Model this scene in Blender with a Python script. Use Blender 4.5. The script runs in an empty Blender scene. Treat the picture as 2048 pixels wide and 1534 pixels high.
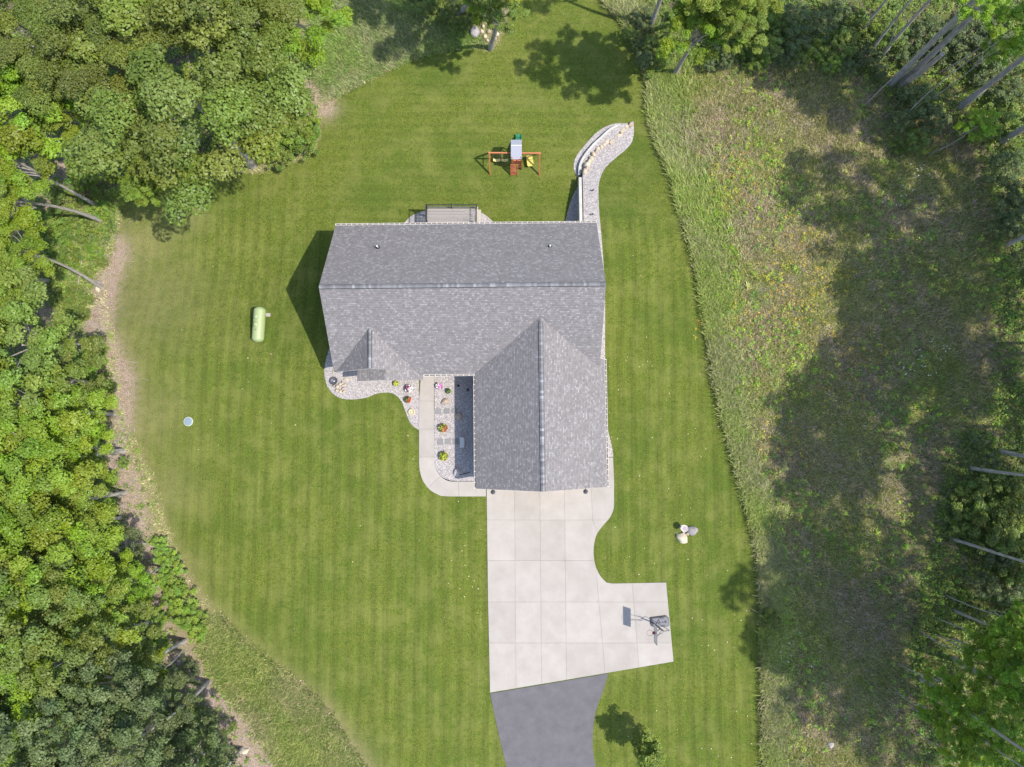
import bpy, bmesh, math, random
import numpy as np
from mathutils import Vector, Matrix, noise
R = math.radians
random.seed(7); rng = np.random.default_rng(7)
SC = bpy.context.scene; COL = SC.collection

# ------------------------------------------------------------------ camera, sky, sun, exposure
FPX, CAMH, TILT = 1422.0, 59.0, 0.075
cam = bpy.data.cameras.new('camera'); camo = bpy.data.objects.new('camera', cam); COL.objects.link(camo)
camo.location = (0, 0, CAMH); camo.rotation_euler = (TILT, 0, 0)
cam.sensor_width = 36; cam.lens = FPX / 2048 * 36; cam.clip_start = 0.5; cam.clip_end = 3000
SC.camera = camo
w = bpy.data.worlds.new('World'); SC.world = w; w.use_nodes = True
nt = w.node_tree; bg = nt.nodes['Background']
sky = nt.nodes.new('ShaderNodeTexSky'); sky.sky_type = 'NISHITA'; sky.sun_disc = False
SUNV = Vector((0.57, -0.19, 1)).normalized()
sky.sun_elevation = math.asin(SUNV.z); sky.sun_rotation = math.atan2(SUNV.x, SUNV.y)
nt.links.new(sky.outputs[0], bg.inputs[0]); bg.inputs[1].default_value = 0.15
sl = bpy.data.lights.new('sun', 'SUN'); sl.energy = 3.0; sl.angle = R(0.6); sl.color = (1, 0.955, 0.88)
so = bpy.data.objects.new('sun', sl); COL.objects.link(so); so.location = (60, -20, 90)
so.rotation_euler = SUNV.to_track_quat('Z', 'Y').to_euler()
SC.view_settings.view_transform = 'Standard'; SC.view_settings.look = 'None'
SC.view_settings.exposure = 1.10; SC.view_settings.gamma = 1.0
SC.view_settings.use_curve_mapping = False

# ------------------------------------------------------------------ helpers
CT, ST = math.cos(TILT), math.sin(TILT)
def at(px, py, h=0.0):
    x = (px - 1024) / FPX; y = (767 - py) / FPX
    d = (x, y * CT + ST, y * ST - CT); k = (CAMH - h) / -d[2]
    return Vector((d[0] * k, d[1] * k, h))
def smst(a, b, v):
    t = np.clip((np.asarray(v, float) - a) / (b - a), 0, 1); return t * t * (3 - 2 * t)
WL = [at(1165, 460, -1), at(1165, 350, -1.2), at(1183, 320, -1.4), at(1214, 287, -1.7), at(1243, 259, -2), at(1265, 240, -2.2)]
def xwall(y): return np.interp(y, [p.y for p in WL], [p.x for p in WL])
def zlow(x, y): return -2.2 * smst(5.5, 16, y)
def zhigh(x, y): return -0.1 * smst(10, 16, y) - 2.1 * smst(16.5, 27, y)
def zter(x, y):
    x = np.asarray(x, float); y = np.asarray(y, float)
    t = smst(-0.2, 0.2, x - xwall(y) - 0.15)
    return zlow(x, y) * (1 - t) + zhigh(x, y) * t
def gz(px, py, zf=None, dz=0.0):
    zf = zf or zter; z = 0.0
    for _ in range(12):
        p = at(px, py, z + dz); z = 0.5 * z + 0.5 * float(zf(p.x, p.y))
    p = at(px, py, z + dz); return p
def G(px, py, dz=0.0): return gz(px, py, None, dz)

def prop(o, label=None, cat=None, group=None, kind=None):
    if label: o['label'] = label
    if cat: o['category'] = cat
    if group: o['group'] = group
    if kind: o['kind'] = kind
    return o
def empty(name, loc, label=None, cat=None, group=None, kind=None, rz=0):
    o = bpy.data.objects.new(name, None); COL.objects.link(o); o.location = loc; o.rotation_euler.z = rz
    o.empty_display_size = 0.3
    return prop(o, label, cat, group, kind)
def link(name, me, parent=None, loc=None):
    o = bpy.data.objects.new(name, me); COL.objects.link(o)
    if parent:
        o.parent = parent
        if loc is not None: o.location = loc
    elif loc is not None: o.location = loc
    return o
def npmesh(name, V, faces_flat, nper, mat, tint=None, smooth=False, uv=None):
    me = bpy.data.meshes.new(name); V = np.asarray(V, np.float32)
    F_ = np.asarray(faces_flat, np.int32).ravel(); nf = len(F_) // nper
    me.vertices.add(len(V)); me.vertices.foreach_set('co', V.ravel())
    me.loops.add(len(F_)); me.loops.foreach_set('vertex_index', F_)
    me.polygons.add(nf); me.polygons.foreach_set('loop_start', np.arange(0, nf * nper, nper, dtype=np.int32))
    me.polygons.foreach_set('loop_total', np.full(nf, nper, np.int32))
    if smooth: me.polygons.foreach_set('use_smooth', np.ones(nf, bool))
    me.update(calc_edges=True)
    if tint is not None:
        a = me.color_attributes.new('tint', 'FLOAT_COLOR', 'POINT')
        c = np.ones((len(V), 4), np.float32); c[:, :3] = tint; a.data.foreach_set('color', c.ravel())
    if mat: me.materials.append(mat)
    return me

class MB:
    """collects shapes in world or local space"""
    def __init__(s): s.v = []; s.f = []; s.uv = None
    def add(s, vs, fs):
        b = len(s.v); s.v += [tuple(q) for q in vs]; s.f += [tuple(i + b for i in f) for f in fs]; return s
    def box(s, c, d, rz=0, rx=0, ry=0):
        m = Matrix.Rotation(rz, 3, 'Z') @ Matrix.Rotation(ry, 3, 'Y') @ Matrix.Rotation(rx, 3, 'X')
        vs = [Vector(c) + m @ Vector((sx * d[0] / 2, sy * d[1] / 2, sz * d[2] / 2)) for sx in (-1, 1) for sy in (-1, 1) for sz in (-1, 1)]
        return s.add(vs, [(0, 1, 3, 2), (4, 6, 7, 5), (0, 4, 5, 1), (2, 3, 7, 6), (0, 2, 6, 4), (1, 5, 7, 3)])
    def bar(s, a, b, w_, h_=None, up=(0, 0, 1)):
        a = Vector(a); b = Vector(b); h_ = h_ or w_; d = (b - a).normalized(); u = Vector(up)
        if abs(d.dot(u)) > .99: u = Vector((0, 1, 0))
        sdir = d.cross(u).normalized(); u = sdir.cross(d)
        vs = [p + sdir * sx * w_ / 2 + u * sz * h_ / 2 for p in (a, b) for sx, sz in ((-1, -1), (1, -1), (1, 1), (-1, 1))]
        return s.add(vs, [(0, 1, 2, 3), (7, 6, 5, 4), (0, 4, 5, 1), (1, 5, 6, 2), (2, 6, 7, 3), (3, 7, 4, 0)])
    def tube(s, pts, rad, n=8, cap=True):
        pts = [Vector(p) for p in pts]; rad = rad if isinstance(rad, (list, tuple)) else [rad] * len(pts)
        b = len(s.v); ref = Vector((0.3, 0.9, 0.2))
        for i, p in enumerate(pts):
            d = (pts[min(i + 1, len(pts) - 1)] - pts[max(i - 1, 0)]).normalized()
            u = d.cross(ref).normalized(); v = d.cross(u)
            for k in range(n):
                a = 2 * math.pi * k / n; s.v.append(tuple(p + (u * math.cos(a) + v * math.sin(a)) * rad[i]))
        for i in range(len(pts) - 1):
            for k in range(n):
                k2 = (k + 1) % n; s.f.append((b + i * n + k, b + i * n + k2, b + (i + 1) * n + k2, b + (i + 1) * n + k))
        if cap:
            s.f.append(tuple(b + k for k in range(n))[::-1]); s.f.append(tuple(b + (len(pts) - 1) * n + k for k in range(n)))
        return s
    def lathe(s, c, prof, n=20, ax=None):
        b = len(s.v); c = Vector(c)
        for r_, z in prof:
            for k in range(n):
                a = 2 * math.pi * k / n; s.v.append((c.x + r_ * math.cos(a), c.y + r_ * math.sin(a), c.z + z))
        for i in range(len(prof) - 1):
            for k in range(n):
                k2 = (k + 1) % n; s.f.append((b + i * n + k, b + i * n + k2, b + (i + 1) * n + k2, b + (i + 1) * n + k))
        s.f.append(tuple(b + k for k in range(n))[::-1]); s.f.append(tuple(b + (len(prof) - 1) * n + k for k in range(n)))
        return s
    def prism(s, poly, z0, z1):
        n = len(poly); b = len(s.v)
        s.v += [(p[0], p[1], z0) for p in poly] + [(p[0], p[1], z1) for p in poly]
        ar = sum(poly[i][0] * poly[(i + 1) % n][1] - poly[(i + 1) % n][0] * poly[i][1] for i in range(n))
        top = tuple(b + n + i for i in range(n)); bot = tuple(b + i for i in range(n))
        if ar > 0: s.f += [top, bot[::-1]] + [(b + i, b + (i + 1) % n, b + n + (i + 1) % n, b + n + i) for i in range(n)]
        else: s.f += [top[::-1], bot] + [(b + i, b + n + i, b + n + (i + 1) % n, b + (i + 1) % n) for i in range(n)]
        return s
    def build(s, name, mat, parent=None, smooth=False, origin=None, world=True):
        me = bpy.data.meshes.new(name)
        o0 = Vector(origin) if origin is not None else Vector((0, 0, 0))
        if parent is not None and world: o0 = parent.matrix_basis.translation.copy()
        if parent is not None and world and parent.parent is not None: o0 += parent.parent.matrix_basis.translation
        vs = [tuple(Vector(q) - o0) for q in s.v]
        me.from_pydata(vs, [], s.f); me.update()
        if smooth:
            me.polygons.foreach_set('use_smooth', [True] * len(me.polygons))
            try: me.set_sharp_from_angle(angle=R(40))
            except Exception: pass
        me.materials.append(mat)
        o = link(name, me, parent)
        if parent is None: o.location = o0
        return o

def inpoly(x, y, poly):
    x = np.asarray(x); y = np.asarray(y); r = np.zeros(x.shape, bool); n = len(poly)
    for i in range(n):
        x0, y0 = poly[i][0], poly[i][1]; x1, y1 = poly[(i + 1) % n][0], poly[(i + 1) % n][1]
        c = ((y0 > y) != (y1 > y)); xi = (x1 - x0) * (y - y0) / ((y1 - y0) if y1 != y0 else 1e-9) + x0
        r ^= c & (x < xi)
    return r
def distline(x, y, pts):
    d = np.full(np.shape(x), 1e9)
    for (a, b) in zip(pts[:-1], pts[1:]):
        dx, dy = b[0] - a[0], b[1] - a[1]; L = dx * dx + dy * dy + 1e-9
        t = np.clip(((x - a[0]) * dx + (y - a[1]) * dy) / L, 0, 1)
        d = np.minimum(d, np.hypot(x - a[0] - t * dx, y - a[1] - t * dy))
    return d
def smooth_px(pts, n=5, closed=False):
    """Catmull-Rom through pixel points"""
    P = [np.array(p, float) for p in pts]; out = []
    N = len(P); rngN = range(N if closed else N - 1)
    for i in rngN:
        p0 = P[(i - 1) % N] if closed or i > 0 else P[0]; p1 = P[i]; p2 = P[(i + 1) % N]
        p3 = P[(i + 2) % N] if closed or i + 2 < N else P[-1]
        for k in range(n):
            t = k / n
            out.append(tuple(.5 * ((2 * p1) + (-p0 + p2) * t + (2 * p0 - 5 * p1 + 4 * p2 - p3) * t * t + (-p0 + 3 * p1 - 3 * p2 + p3) * t ** 3)))
    if not closed: out.append(tuple(P[-1]))
    return out

# ------------------------------------------------------------------ materials
def newmat(name):
    m = bpy.data.materials.new(name); m.use_nodes = True
    n = m.node_tree.nodes; l = m.node_tree.links; return m, n, l, n['Principled BSDF']
def N(n, t, **k):
    o = n.new('ShaderNode' + t)
    for a, b in k.items(): setattr(o, a, b)
    return o
def mixc(n, l, f, a, b, mode='MIX'):
    m = N(n, 'Mix', data_type='RGBA', blend_type=mode)
    for idx, v in ((0, f), (6, a), (7, b)):
        if hasattr(v, 'is_linked') or hasattr(v, 'links'): l.new(v, m.inputs[idx])
        else: m.inputs[idx].default_value = v if idx == 0 else (*v, 1)
    return m.outputs[2]
def math_(n, l, op, a, b=None, c=None, clamp=False):
    m = N(n, 'Math', operation=op, use_clamp=clamp)
    for i, v in enumerate((a, b, c)):
        if v is None: continue
        if hasattr(v, 'links'): l.new(v, m.inputs[i])
        else: m.inputs[i].default_value = v
    return m.outputs[0]
def ramp(n, l, f, stops, interp='LINEAR'):
    r_ = N(n, 'ValToRGB'); r_.color_ramp.interpolation = interp
    while len(r_.color_ramp.elements) < len(stops): r_.color_ramp.elements.new(0.5)
    for e, (p, c) in zip(r_.color_ramp.elements, stops):
        e.position = p; e.color = (*c, 1) if len(c) == 3 else c
    l.new(f, r_.inputs[0]); return r_.outputs[0]
def noise_(n, l, vec, scale, detail=4, rough=.6, out='Fac'):
    t = N(n, 'TexNoise'); t.inputs['Scale'].default_value = scale; t.inputs['Detail'].default_value = detail
    t.inputs['Roughness'].default_value = rough
    if vec is not None: l.new(vec, t.inputs['Vector'])
    return t.outputs[out]
def simple(name, c, rough=.7, var=.12, scale=6, metal=0, spec=.4, bump=0, bscale=60, objvar=0.0):
    m, n, l, b = newmat(name); tc = N(n, 'TexCoord').outputs['Object']
    f = noise_(n, l, tc, scale, 5)
    f2 = math_(n, l, 'MULTIPLY_ADD', f, 2 * var, 1 - var)
    if objvar:
        oi = N(n, 'ObjectInfo').outputs['Random']; f2 = math_(n, l, 'MULTIPLY', f2, math_(n, l, 'MULTIPLY_ADD', oi, 2 * objvar, 1 - objvar))
    hs = N(n, 'HueSaturation'); hs.inputs['Color'].default_value = (*c, 1); l.new(f2, hs.inputs['Value'])
    l.new(hs.outputs[0], b.inputs['Base Color']); b.inputs['Roughness'].default_value = rough
    b.inputs['Metallic'].default_value = metal; b.inputs['Specular IOR Level'].default_value = spec
    if bump:
        bp = N(n, 'Bump'); bp.inputs['Strength'].default_value = bump; bp.inputs['Distance'].default_value = .02
        l.new(noise_(n, l, tc, bscale, 4), bp.inputs['Height']); l.new(bp.outputs[0], b.inputs['Normal'])
    return m
M = {}
M['trim'] = simple('white_trim', (.62, .60, .57), .5, .05)
M['gutterin'] = simple('gutter_debris', (.11, .08, .055), .9, .4, 20)
M['siding'] = simple('tan_siding', (.42, .37, .29), .7, .06)
M['glass'] = simple('window_glass', (.05, .06, .07), .08, .05)
M['door'] = simple('white_door', (.55, .53, .50), .5, .05)
M['black'] = simple('black_metal', (.025, .025, .03), .4, .2)
M['darkgrey'] = simple('dark_grey_metal', (.07, .07, .08), .45, .2)
M['steel'] = simple('galvanised_steel', (.42, .42, .43), .35, .1, metal=.6)
M['pvc'] = simple('white_pipe', (.6, .6, .6), .4, .05)
M['flash_shadow'] = simple('flashing_and_cap_shadow', (.03, .03, .035), .6, .1)  # rubber of the vent boots, also the painted shadow line on ridge caps
M['deck'] = simple('composite_decking', (.27, .245, .225), .7, .12, 14, objvar=.16)
M['deckframe'] = simple('pale_deck_trim', (.35, .315, .26), .7, .08)
M['wood'] = simple('redwood_timber', (.40, .145, .06), .7, .2, 12, objvar=.08)
M['woodred'] = simple('red_stained_slat', (.32, .075, .04), .7, .2, 12, objvar=.12)
M['vinyl'] = simple('grey_vinyl_canopy', (.30, .31, .36), .5, .06)
M['green'] = simple('green_slide_plastic', (.02, .17, .085), .35, .08)
M['yellow'] = simple('yellow_plastic', (.52, .42, .09), .4, .08)
M['cream'] = simple('cream_plastic', (.66, .52, .2), .4, .08)
M['rope'] = simple('swing_chain', (.35, .3, .25), .6, .1)
M['asphalt'] = None
M['tank'] = None
M['lid'] = simple('blue_grey_lid', (.18, .23, .27), .6, .15, 18)
M['lidrim'] = simple('pale_lid_rim', (.40, .43, .36), .7, .1)
M['plastic'] = simple('grey_base_plastic', (.105, .105, .125), .5, .12, 12)
M['plasticdark'] = simple('dark_base_plastic', (.04, .035, .04), .5, .12, 12)
M['acrylic'] = simple('clear_backboard', (.35, .38, .38), .2, .03)
M['red'] = simple('red_plastic', (.42, .03, .035), .45, .1)
M['rim'] = simple('hoop_rim', (.18, .06, .05), .5, .1)
M['pot'] = simple('dark_planter', (.05, .045, .04), .7, .15)
M['pinkstone'] = simple('pink_grey_gravel', (.33, .26, .25), .9, .25, 40)
M['birdb'] = simple('cast_stone', (.46, .42, .40), .8, .12, 20)
M['paver'] = simple('grey_paver', (.19, .182, .175), .85, .1, 12, objvar=.06)
M['bench'] = simple('stone_bench', (.50, .50, .46), .8, .12, 12)
M['block'] = simple('concrete_block', (.40, .385, .35), .85, .15, 10, objvar=.08, bump=.4)
M['tan'] = simple('tan_ceramic', (.46, .40, .26), .7, .12)
M['soil'] = simple('dark_soil', (.05, .04, .03), 1, .2, 30)
M['cone'] = simple('foundation', (.32, .31, .29), .8, .1)

def mat_boulder(name, c, c2):
    m, n, l, b = newmat(name); tc = N(n, 'TexCoord').outputs['Object']
    f = noise_(n, l, tc, 3.5, 7, .65); col = ramp(n, l, f, [(.3, c2), (.55, c), (.8, tuple(min(1, q * 1.2) for q in c))])
    oi = N(n, 'ObjectInfo').outputs['Random']; hs = N(n, 'HueSaturation'); l.new(col, hs.inputs['Color'])
    l.new(math_(n, l, 'MULTIPLY_ADD', oi, .4, .8), hs.inputs['Value']); l.new(math_(n, l, 'MULTIPLY_ADD', oi, .03, .485), hs.inputs['Hue'])
    l.new(hs.outputs[0], b.inputs['Base Color']); b.inputs['Roughness'].default_value = .85
    bp = N(n, 'Bump'); bp.inputs['Strength'].default_value = .5; bp.inputs['Distance'].default_value = .05
    l.new(noise_(n, l, tc, 14, 5), bp.inputs['Height']); l.new(bp.outputs[0], b.inputs['Normal']); return m
M['boulder'] = mat_boulder('tan_fieldstone', (.44, .37, .27), (.30, .23, .17))
M['bouldergrey'] = mat_boulder('grey_fieldstone', (.33, .30, .29), (.20, .18, .17))

def mat_shingle():
    m, n, l, b = newmat('architectural_shingle')
    uv = N(n, 'UVMap').outputs[0]; sp = N(n, 'SeparateXYZ'); l.new(uv, sp.inputs[0])
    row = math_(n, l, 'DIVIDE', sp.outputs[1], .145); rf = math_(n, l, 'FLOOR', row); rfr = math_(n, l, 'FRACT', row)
    wn = N(n, 'TexWhiteNoise', noise_dimensions='1D'); l.new(rf, wn.inputs['W'])
    u = math_(n, l, 'ADD', math_(n, l, 'DIVIDE', sp.outputs[0], .185), math_(n, l, 'MULTIPLY', wn.outputs[0], 7.3))
    uf = math_(n, l, 'FLOOR', u)
    cb = N(n, 'CombineXYZ'); l.new(uf, cb.inputs[0]); l.new(rf, cb.inputs[1])
    w2 = N(n, 'TexWhiteNoise', noise_dimensions='2D'); l.new(cb.outputs[0], w2.inputs['Vector'])
    col = ramp(n, l, w2.outputs[0], [(0, (.145, .134, .131)), (.3, (.172, .158, .154)), (.55, (.195, .177, .173)), (.76, (.207, .192, .188)), (.87, (.24, .226, .222)), (1, (.295, .28, .276))])
    big = noise_(n, l, uv, .35, 3); col = mixc(n, l, math_(n, l, 'MULTIPLY', big, .5), col, (.19, .172, .172))
    gr = noise_(n, l, uv, 45, 3, .7); hs = N(n, 'HueSaturation'); l.new(col, hs.inputs['Color']); l.new(math_(n, l, 'MULTIPLY_ADD', gr, .8, .6), hs.inputs['Value'])
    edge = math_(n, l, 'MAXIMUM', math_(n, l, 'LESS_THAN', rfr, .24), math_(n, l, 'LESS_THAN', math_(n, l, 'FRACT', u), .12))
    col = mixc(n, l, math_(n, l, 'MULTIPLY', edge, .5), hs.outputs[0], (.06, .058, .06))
    l.new(col, b.inputs['Base Color']); b.inputs['Roughness'].default_value = .85; b.inputs['Specular IOR Level'].default_value = .35
    bp = N(n, 'Bump'); bp.inputs['Strength'].default_value = .35; bp.inputs['Distance'].default_value = .02
    l.new(math_(n, l, 'SUBTRACT', 1.0, rfr), bp.inputs['Height']); l.new(bp.outputs[0], b.inputs['Normal'])
    return m
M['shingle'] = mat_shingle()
def mat_cap():
    m, n, l, b = newmat('ridge_cap_shingle'); oi = N(n, 'ObjectInfo').outputs['Random']
    col = ramp(n, l, oi, [(0, (.12, .118, .123)), (.5, (.16, .155, .16)), (.8, (.20, .195, .20)), (1, (.28, .275, .28))])
    gr = noise_(n, l, N(n, 'TexCoord').outputs['Object'], 40, 3); hs = N(n, 'HueSaturation'); l.new(col, hs.inputs['Color']); l.new(math_(n, l, 'MULTIPLY_ADD', gr, .4, .8), hs.inputs['Value'])
    l.new(hs.outputs[0], b.inputs['Base Color']); b.inputs['Roughness'].default_value = .85; return m
M['cap'] = mat_cap()
def mat_gravel():
    m, n, l, b = newmat('pea_gravel'); tc = N(n, 'TexCoord').outputs['Object']
    v = N(n, 'TexVoronoi'); v.inputs['Scale'].default_value = 15; l.new(tc, v.inputs['Vector'])
    sp = N(n, 'SeparateXYZ'); l.new(v.outputs['Color'], sp.inputs[0])
    col = ramp(n, l, sp.outputs[0], [(0, (.15, .135, .14)), (.25, (.25, .225, .22)), (.5, (.34, .31, .285)), (.75, (.43, .39, .355)), (1, (.55, .515, .48))])
    big = noise_(n, l, tc, .8, 3); col = mixc(n, l, .35, col, mixc(n, l, big, (.34, .29, .27), (.44, .41, .40)))
    d = math_(n, l, 'GREATER_THAN', v.outputs['Distance'], .52); col = mixc(n, l, math_(n, l, 'MULTIPLY', d, .5), col, (.14, .12, .12))
    l.new(col, b.inputs['Base Color']); b.inputs['Roughness'].default_value = .85
    bp = N(n, 'Bump'); bp.inputs['Strength'].default_value = .5; bp.inputs['Distance'].default_value = .03
    l.new(math_(n, l, 'SUBTRACT', 1.0, v.outputs['Distance']), bp.inputs['Height']); l.new(bp.outputs[0], b.inputs['Normal']); return m
M['gravel'] = mat_gravel()
def mat_concrete():
    m, n, l, b = newmat('broom_concrete'); tc = N(n, 'TexCoord').outputs['Object']
    f = noise_(n, l, tc, .7, 6, .6); col = ramp(n, l, f, [(.3, (.298, .266, .234)), (.55, (.334, .300, .266)), (.75, (.358, .327, .294))])
    f2 = noise_(n, l, tc, 25, 4, .7); hs = N(n, 'HueSaturation'); l.new(col, hs.inputs['Color'])
    oi = N(n, 'ObjectInfo').outputs['Random']
    val = math_(n, l, 'ADD', math_(n, l, 'MULTIPLY_ADD', f2, .16, .92), math_(n, l, 'MULTIPLY_ADD', oi, .10, -.05))
    st = noise_(n, l, tc, 2.2, 5, .7); val = math_(n, l, 'SUBTRACT', val, math_(n, l, 'MULTIPLY', math_(n, l, 'GREATER_THAN', st, .66), .04))
    l.new(val, hs.inputs['Value']); l.new(hs.outputs[0], b.inputs['Base Color']); b.inputs['Roughness'].default_value = .9
    b.inputs['Specular IOR Level'].default_value = .2; return m
M['concrete'] = mat_concrete()
def mat_asphalt():
    m, n, l, b = newmat('asphalt_paving'); tc = N(n, 'TexCoord').outputs['Object']
    f = noise_(n, l, tc, 1.1, 5, .6); col = ramp(n, l, f, [(.3, (.088, .081, .084)), (.7, (.118, .110, .114))])
    f2 = noise_(n, l, tc, 40, 4, .8); hs = N(n, 'HueSaturation'); l.new(col, hs.inputs['Color']); l.new(math_(n, l, 'MULTIPLY_ADD', f2, .7, .65), hs.inputs['Value'])
    l.new(hs.outputs[0], b.inputs['Base Color']); b.inputs['Roughness'].default_value = .9; return m
M['asphalt'] = mat_asphalt()
def mat_tank():
    m, n, l, b = newmat('green_painted_tank'); tc = N(n, 'TexCoord').outputs['Object']
    f = noise_(n, l, tc, 1.5, 5, .6); col = ramp(n, l, f, [(.35, (.25, .31, .13)), (.62, (.29, .34, .165)), (.8, (.30, .29, .12))])
    l.new(col, b.inputs['Base Color']); b.inputs['Roughness'].default_value = .45; return m
M['tank'] = mat_tank()
def mat_bark(name, c1, c2):
    m, n, l, b = newmat(name); tc = N(n, 'TexCoord').outputs['Object']
    mp = N(n, 'Mapping'); mp.inputs['Scale'].default_value = (1, 1, .25); l.new(tc, mp.inputs[0])
    f = noise_(n, l, mp.outputs[0], 7, 6, .7); l.new(ramp(n, l, f, [(.35, c1), (.65, c2)]), b.inputs['Base Color']); b.inputs['Roughness'].default_value = .9
    bp = N(n, 'Bump'); bp.inputs['Strength'].default_value = .6; bp.inputs['Distance'].default_value = .05; l.new(f, bp.inputs['Height']); l.new(bp.outputs[0], b.inputs['Normal'])
    return m
M['bark'] = mat_bark('grey_bark', (.19, .17, .145), (.40, .36, .31))
def mat_leaf(name, hue=.5, sat=1.0, val=1.0, trans=.28):
    m, n, l, b = newmat(name)
    a = N(n, 'Attribute', attribute_name='tint'); oi = N(n, 'ObjectInfo').outputs['Random']
    hs = N(n, 'HueSaturation'); l.new(a.outputs['Color'], hs.inputs['Color'])
    l.new(math_(n, l, 'MULTIPLY_ADD', oi, .014, hue - .007), hs.inputs['Hue']); hs.inputs['Saturation'].default_value = sat
    l.new(math_(n, l, 'MULTIPLY_ADD', oi, .3 * val, .85 * val), hs.inputs['Value'])
    l.new(hs.outputs[0], b.inputs['Base Color']); b.inputs['Roughness'].default_value = .5; b.inputs['Specular IOR Level'].default_value = .35
    tr = N(n, 'BsdfTranslucent'); h2 = N(n, 'HueSaturation'); l.new(hs.outputs[0], h2.inputs['Color']); h2.inputs['Hue'].default_value = .48; h2.inputs['Value'].default_value = 1.2
    l.new(h2.outputs[0], tr.inputs[0]); mx = N(n, 'MixShader'); mx.inputs[0].default_value = trans
    l.new(b.outputs[0], mx.inputs[1]); l.new(tr.outputs[0], mx.inputs[2]); l.new(mx.outputs[0], n['Material Output'].inputs[0]); return m
M['leaf'] = mat_leaf('foliage_mid_green', .498, 1.05, 1.04)
M['leafy'] = mat_leaf('foliage_yellow_green', .510, 1.1, 1.22)
M['leafd'] = mat_leaf('foliage_deep_green', .507, .85, .78)
M['leafb'] = mat_leaf('foliage_bright', .512, 1.1, 1.6)
M['grass'] = mat_leaf('grass_blades', .5, 1, 1, .2)
def mat_tint(name):
    m, n, l, b = newmat(name); a = N(n, 'Attribute', attribute_name='tint'); l.new(a.outputs['Color'], b.inputs['Base Color']); b.inputs['Roughness'].default_value = .8; return m
M['tint'] = mat_tint('petal_and_litter')

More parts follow.
